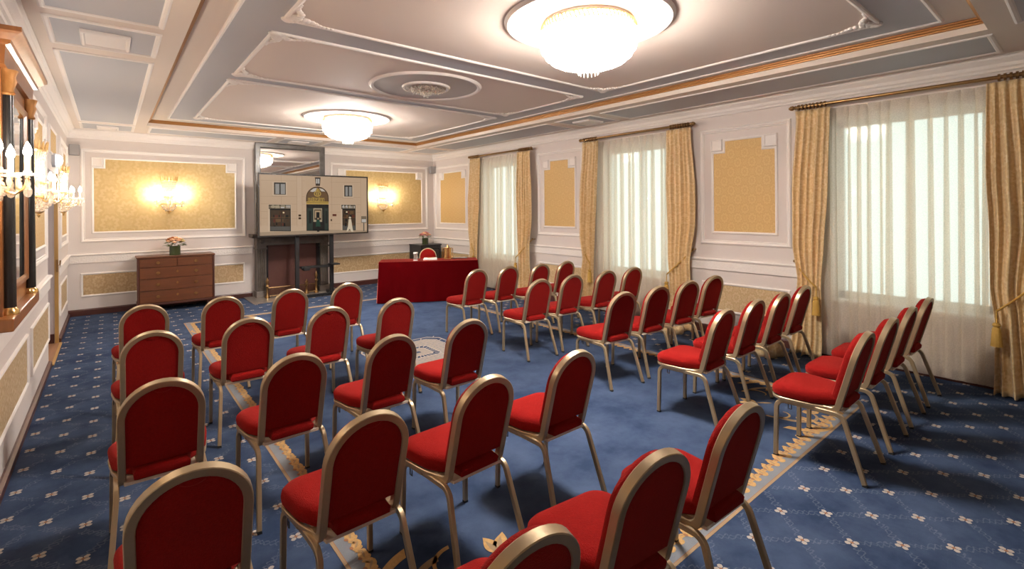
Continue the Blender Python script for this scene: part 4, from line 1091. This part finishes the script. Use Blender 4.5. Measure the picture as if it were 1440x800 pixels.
# ================================================================== CURTAINS
def lerp_prof(prof, z):
    for a, b in zip(prof[:-1], prof[1:]):
        if a[0] >= z >= b[0]:
            t = (a[0]-z)/(a[0]-b[0]); t = t*t*(3-2*t)*.5+t*.5
            return [p+(q-p)*t for p, q in zip(a[1:], b[1:])]
    return list(prof[-1][1:])
def drape(name, label, cat, prof, nf, m, seed, group, nv=46, nu=None, thick=.005, sharp=1.0):
    """prof rows: (z, y_lo, y_hi, x_centre, fold depth)"""
    rnd = random.Random(seed); nu = nu or nf*9
    bm = B(); rows = []
    ph = [rnd.random()*2*PI for _ in range(4)]
    z0, z1 = prof[0][0], prof[-1][0]
    zs = [z0+(z1-z0)*i/nv for i in range(nv+1)]
    av = [.55+.8*rnd.random() for _ in range(nf+3)]
    for z in zs:
        ya, yb, xc, am = lerp_prof(prof, z); row = []
        for i in range(nu+1):
            u = i/nu; uu = u+.018*math.sin(2*PI*u*2+ph[0]+z*.6)+.010*math.sin(2*PI*u*5+ph[1]-z*.8)
            f = math.sin(2*PI*nf*uu+ph[2]); f2 = math.sin(2*PI*nf*.5*uu+ph[3]+z)
            f *= av[int(max(0, nf*uu)+.5)]
            env = 1.0 if 0 < i < nu else .6
            row.append(bm.verts.new((xc-am*env*(math.copysign(abs(f)**.8, f)*.75+f2*.25*sharp), ya+(yb-ya)*u+am*.25*math.cos(2*PI*nf*uu+ph[2]), max(z, .006+.01*abs(f2)))))
        rows.append(row)
    for a, b in zip(rows[:-1], rows[1:]):
        for i in range(nu): bm.faces.new((a[i], b[i], b[i+1], a[i+1]))
    o = mesh(name, bm, m, None, smooth=True, fix=False)
    if thick:
        md = o.modifiers.new('thickness', 'SOLIDIFY'); md.thickness = thick
    return tag(o, label, cat, group)
def tassel(parent, hook, low, rr_=.009):
    h_, l_ = Vector(hook), Vector(low); mid = (h_+l_)/2+Vector((-.05, 0, -.03))
    pts = []
    for i in range(13):
        t = i/12; pts.append(tuple(h_*(1-t)**2+mid*2*t*(1-t)+l_*t*t))
    bm = B(); tube(bm, pts, rr_, 8); tb = mesh('tieback_cord', bm, ROPE, parent, smooth=True)
    bm = B(); ball(bm, tuple(h_), .022, 10, (1, .8, .8)); tube(bm, [tuple(h_), (XR-.005, h_.y, h_.z)], .008); mesh('tieback_hook', bm, BRASSA, parent, smooth='auto')
    bm = B(); x, y, z = low
    tube(bm, [low, (x-.01, y, z-.10)], .006, 6); lathe(bm, [(0, -.10), (.022, -.105), (.030, -.125), (.020, -.14), (.030, -.155), (.040, -.30), (.043, -.31), (0, -.31)], 18, (x-.01, y, z)); clean(bm)
    mesh('tassel', bm, ROPE, tb, smooth='auto')
def sheer_panel(label, ya, yb, seed):
    """voile gathered into uneven S-folds, so the cloth lies single in places and triple in others"""
    rnd = random.Random(seed); W = yb-ya; n = 15
    cent = []; p = 0
    for k in range(n): cent.append(p); p += .6+.8*rnd.random()
    cent = [c/p for c in cent]+[1.0]
    ov = [.55+.75*rnd.random() for _ in range(n)]; sw = [rnd.uniform(-.02, .02) for _ in range(n)]
    M = 14; zs = [2.80, 2.76, 2.72, 2.68, 2.60]+[2.5-.13*i for i in range(19)]+[.035]
    bm = B(); rows = []
    for z in zs:
        row = []; g = min(1., (2.80-z)/.16); dn = (2.80-z)/2.77
        for k in range(n):
            w0 = (cent[k+1]-cent[k])*W
            for j in range(M):
                t = j/M; ph = 2*PI*t
                y = ya+cent[k]*W+w0*t+(g*.62+.10)*ov[k]*w0*.58*math.sin(ph)*-1*(1+.25*dn)+sw[k]*dn*math.sin(PI*t)
                x = 6.228+(.008+.020*g)*math.cos(ph)*(.7+.3*ov[k])
                row.append(bm.verts.new((x, y, z)))
        row.append(bm.verts.new((6.228, yb, z))); rows.append(row)
    for a, b in zip(rows[:-1], rows[1:]):
        for i in range(len(a)-1): bm.faces.new((a[i], b[i], b[i+1], a[i+1]))
    return tag(mesh('sheer_curtain', bm, SHEER, None, smooth=True, fix=False), label, 'curtain', 'sheer window curtains')
GRP = 'gold tied back drapes'
names_w = ['farthest window', 'middle window', 'nearest window']
for i, c in enumerate(WINC):
    y0, y1 = c-1.01, c+1.01; zr = 2.848
    # rod with finials and rings
    rod = thing('curtain_rod', 'antique brass curtain rod over the %s' % names_w[i], 'curtain rod', (6.15, c, zr), 0, 'brass curtain rods')
    bm = B(); tube(bm, [(0, -1.0, 0), (0, 1.0, 0)], .018, 12); mesh('pole', bm, BRASSA, rod, smooth='auto')
    for s in (-1, 1):
        bm = B(); lathe(bm, [(.014, 0), (.024, .006), (.018, .018), (.028, .035), (.026, .055), (.012, .075), (0, .082)], 14); clean(bm)
        xf(bm, Matrix.Translation((0, s*.985, 0)) @ Matrix.Rotation(-s*PI/2, 4, 'X')); mesh('finial', bm, BRASSA, rod, smooth='auto')
        bm = B(); tube(bm, [(0, s*.93, 0), (.13, s*.93, -.01)], .010, 8); mesh('bracket', bm, BRASSA, rod)
        for k in range(8):
            bm = B(); lathe(bm, [(.021, -.009), (.033, -.009), (.033, .009), (.021, .009), (.021, -.009)], 14)
            xf(bm, Matrix.Translation((0, s*(.955-.038*k), -.004)) @ Matrix.Rotation(PI/2, 4, 'X')); mesh('ring', bm, BRASSA, rod, smooth='auto')
    # far-side drape (larger y) and near-side drape (smaller y)
    hb = [(2.80, 0, 0, 0, 0)]
    far = [(2.806, y1-.37, y1-.015, 6.15, .012), (2.72, y1-.36, y1-.02, 6.15, .026), (1.9, y1-.34, y1+.03, 6.125, .040), (1.25, y1-.30, y1+.03, 6.12, .042), (.86, y1-.27, y1-.02, 6.13, .030), (.62, y1-.27, y1+.00, 6.12, .038), (.2, y1-.28, y1+.04, 6.11, .045)]
    near = [(2.806, y0+.015, y0+.40, 6.15, .012), (2.72, y0+.02, y0+.40, 6.15, .026), (2.0, y0-.05, y0+.40, 6.12, .042), (1.5, y0-.05, y0+.38, 6.115, .044), (.95, y0+.04, y0+.38, 6.125, .034), (.66, y0+.03, y0+.35, 6.12, .038), (.2, y0-.02, y0+.35, 6.11, .045)]
    far += [(.08, y1-.28, y1+.05, 6.09, .055), (.0, y1-.28, y1+.06, 6.07, .06)]
    near += [(.08, y0-.05, y0+.35, 6.09, .055), (.0, y0-.06, y0+.35, 6.07, .06)]
    o = drape('gold_drape', 'gold damask drape left of the %s' % names_w[i], 'curtain', far, 5, GOLDC, 10+i, GRP)
    tassel(o, (6.20, y1+.02, 1.06), (6.06, y1-.25, .80))
    o = drape('gold_drape', 'gold damask drape right of the %s' % names_w[i], 'curtain', near, 6, GOLDC, 20+i, GRP)
    tassel(o, (6.20, y0+.02, 1.12), (6.05, y0+.34, .76))
    sheer_panel('cream sheer curtain hanging over the %s' % names_w[i], y0+.28, y1-.10, 40+i)
# gathered surplus cloth of the drape on the floor left of the nearest window is a soft bundle of the same silk
for (x, y, r, lab) in ((5.82, 2.46, .175, 'bunched gold drape cloth on carpet left of the nearest window'), (5.86, 3.70, .14, 'bunched gold drape cloth on carpet right of the middle window')):
    bm = B(); bmesh.ops.create_uvsphere(bm, u_segments=40, v_segments=20, radius=1)
    for v in bm.verts:
        a = math.atan2(v.co.y, v.co.x); e = 1+.10*math.sin(7*a+2*v.co.z)+.05*math.sin(13*a-3*v.co.z)
        zz = v.co.z; pin = 1-.55*max(0, zz)**1.5
        v.co = Vector((v.co.x*r*1.05*e*pin, v.co.y*r*1.2*e*pin, (max(zz, -.55)+.55)*r*1.0))
    o = mesh('cloth_bundle', bm, GOLDC, None, smooth=True, loc=(x, y, .002)); tag(o, lab, 'curtain')

# ================================================================== SMALL WALL THINGS
def speaker(label, x, y, z, rz):
    t = thing('wall_speaker', label, 'speaker', (x, y, z), rz, 'corner loudspeakers')
    bm = B(); box(bm, -.065, .065, -.05, .05, 0, .17, bev=.006); mesh('cabinet', bm, GREYS, t)
    bm = B(); box(bm, -.056, .056, -.056, -.05, .01, .16); mesh('grille', bm, mat('speaker_grille', (.36, .345, .34), .8), t)
    bm = B(); box(bm, -.02, .02, .05, .085, .06, .11); mesh('bracket', bm, STEEL, t)
speaker('small grey loudspeaker high in the far left corner', -.435, 10.57, 2.625, 0)
speaker('small grey loudspeaker high in the far right corner', 6.195, 10.57, 2.60, 0)
bl = thing('emergency_light', 'round white bulkhead light above the doorway', 'light', (XL, 8.03, 2.33))
bm = B(); lathe(bm, [(0, 0), (.085, 0), (.085, .03), (.075, .035), (0, .035)], 24); clean(bm); xf(bm, Matrix.Rotation(PI/2, 4, 'Y')); mesh('base', bm, mat('grey_white_plastic', (.55, .56, .60), .5), bl, smooth='auto')
bm = B(); lathe(bm, [(.072, .034), (.07, .06), (.05, .085), (.02, .097), (0, .098)], 24); clean(bm); xf(bm, Matrix.Rotation(PI/2, 4, 'Y')); mesh('lit_dome', bm, BULKM, bl, smooth=True)
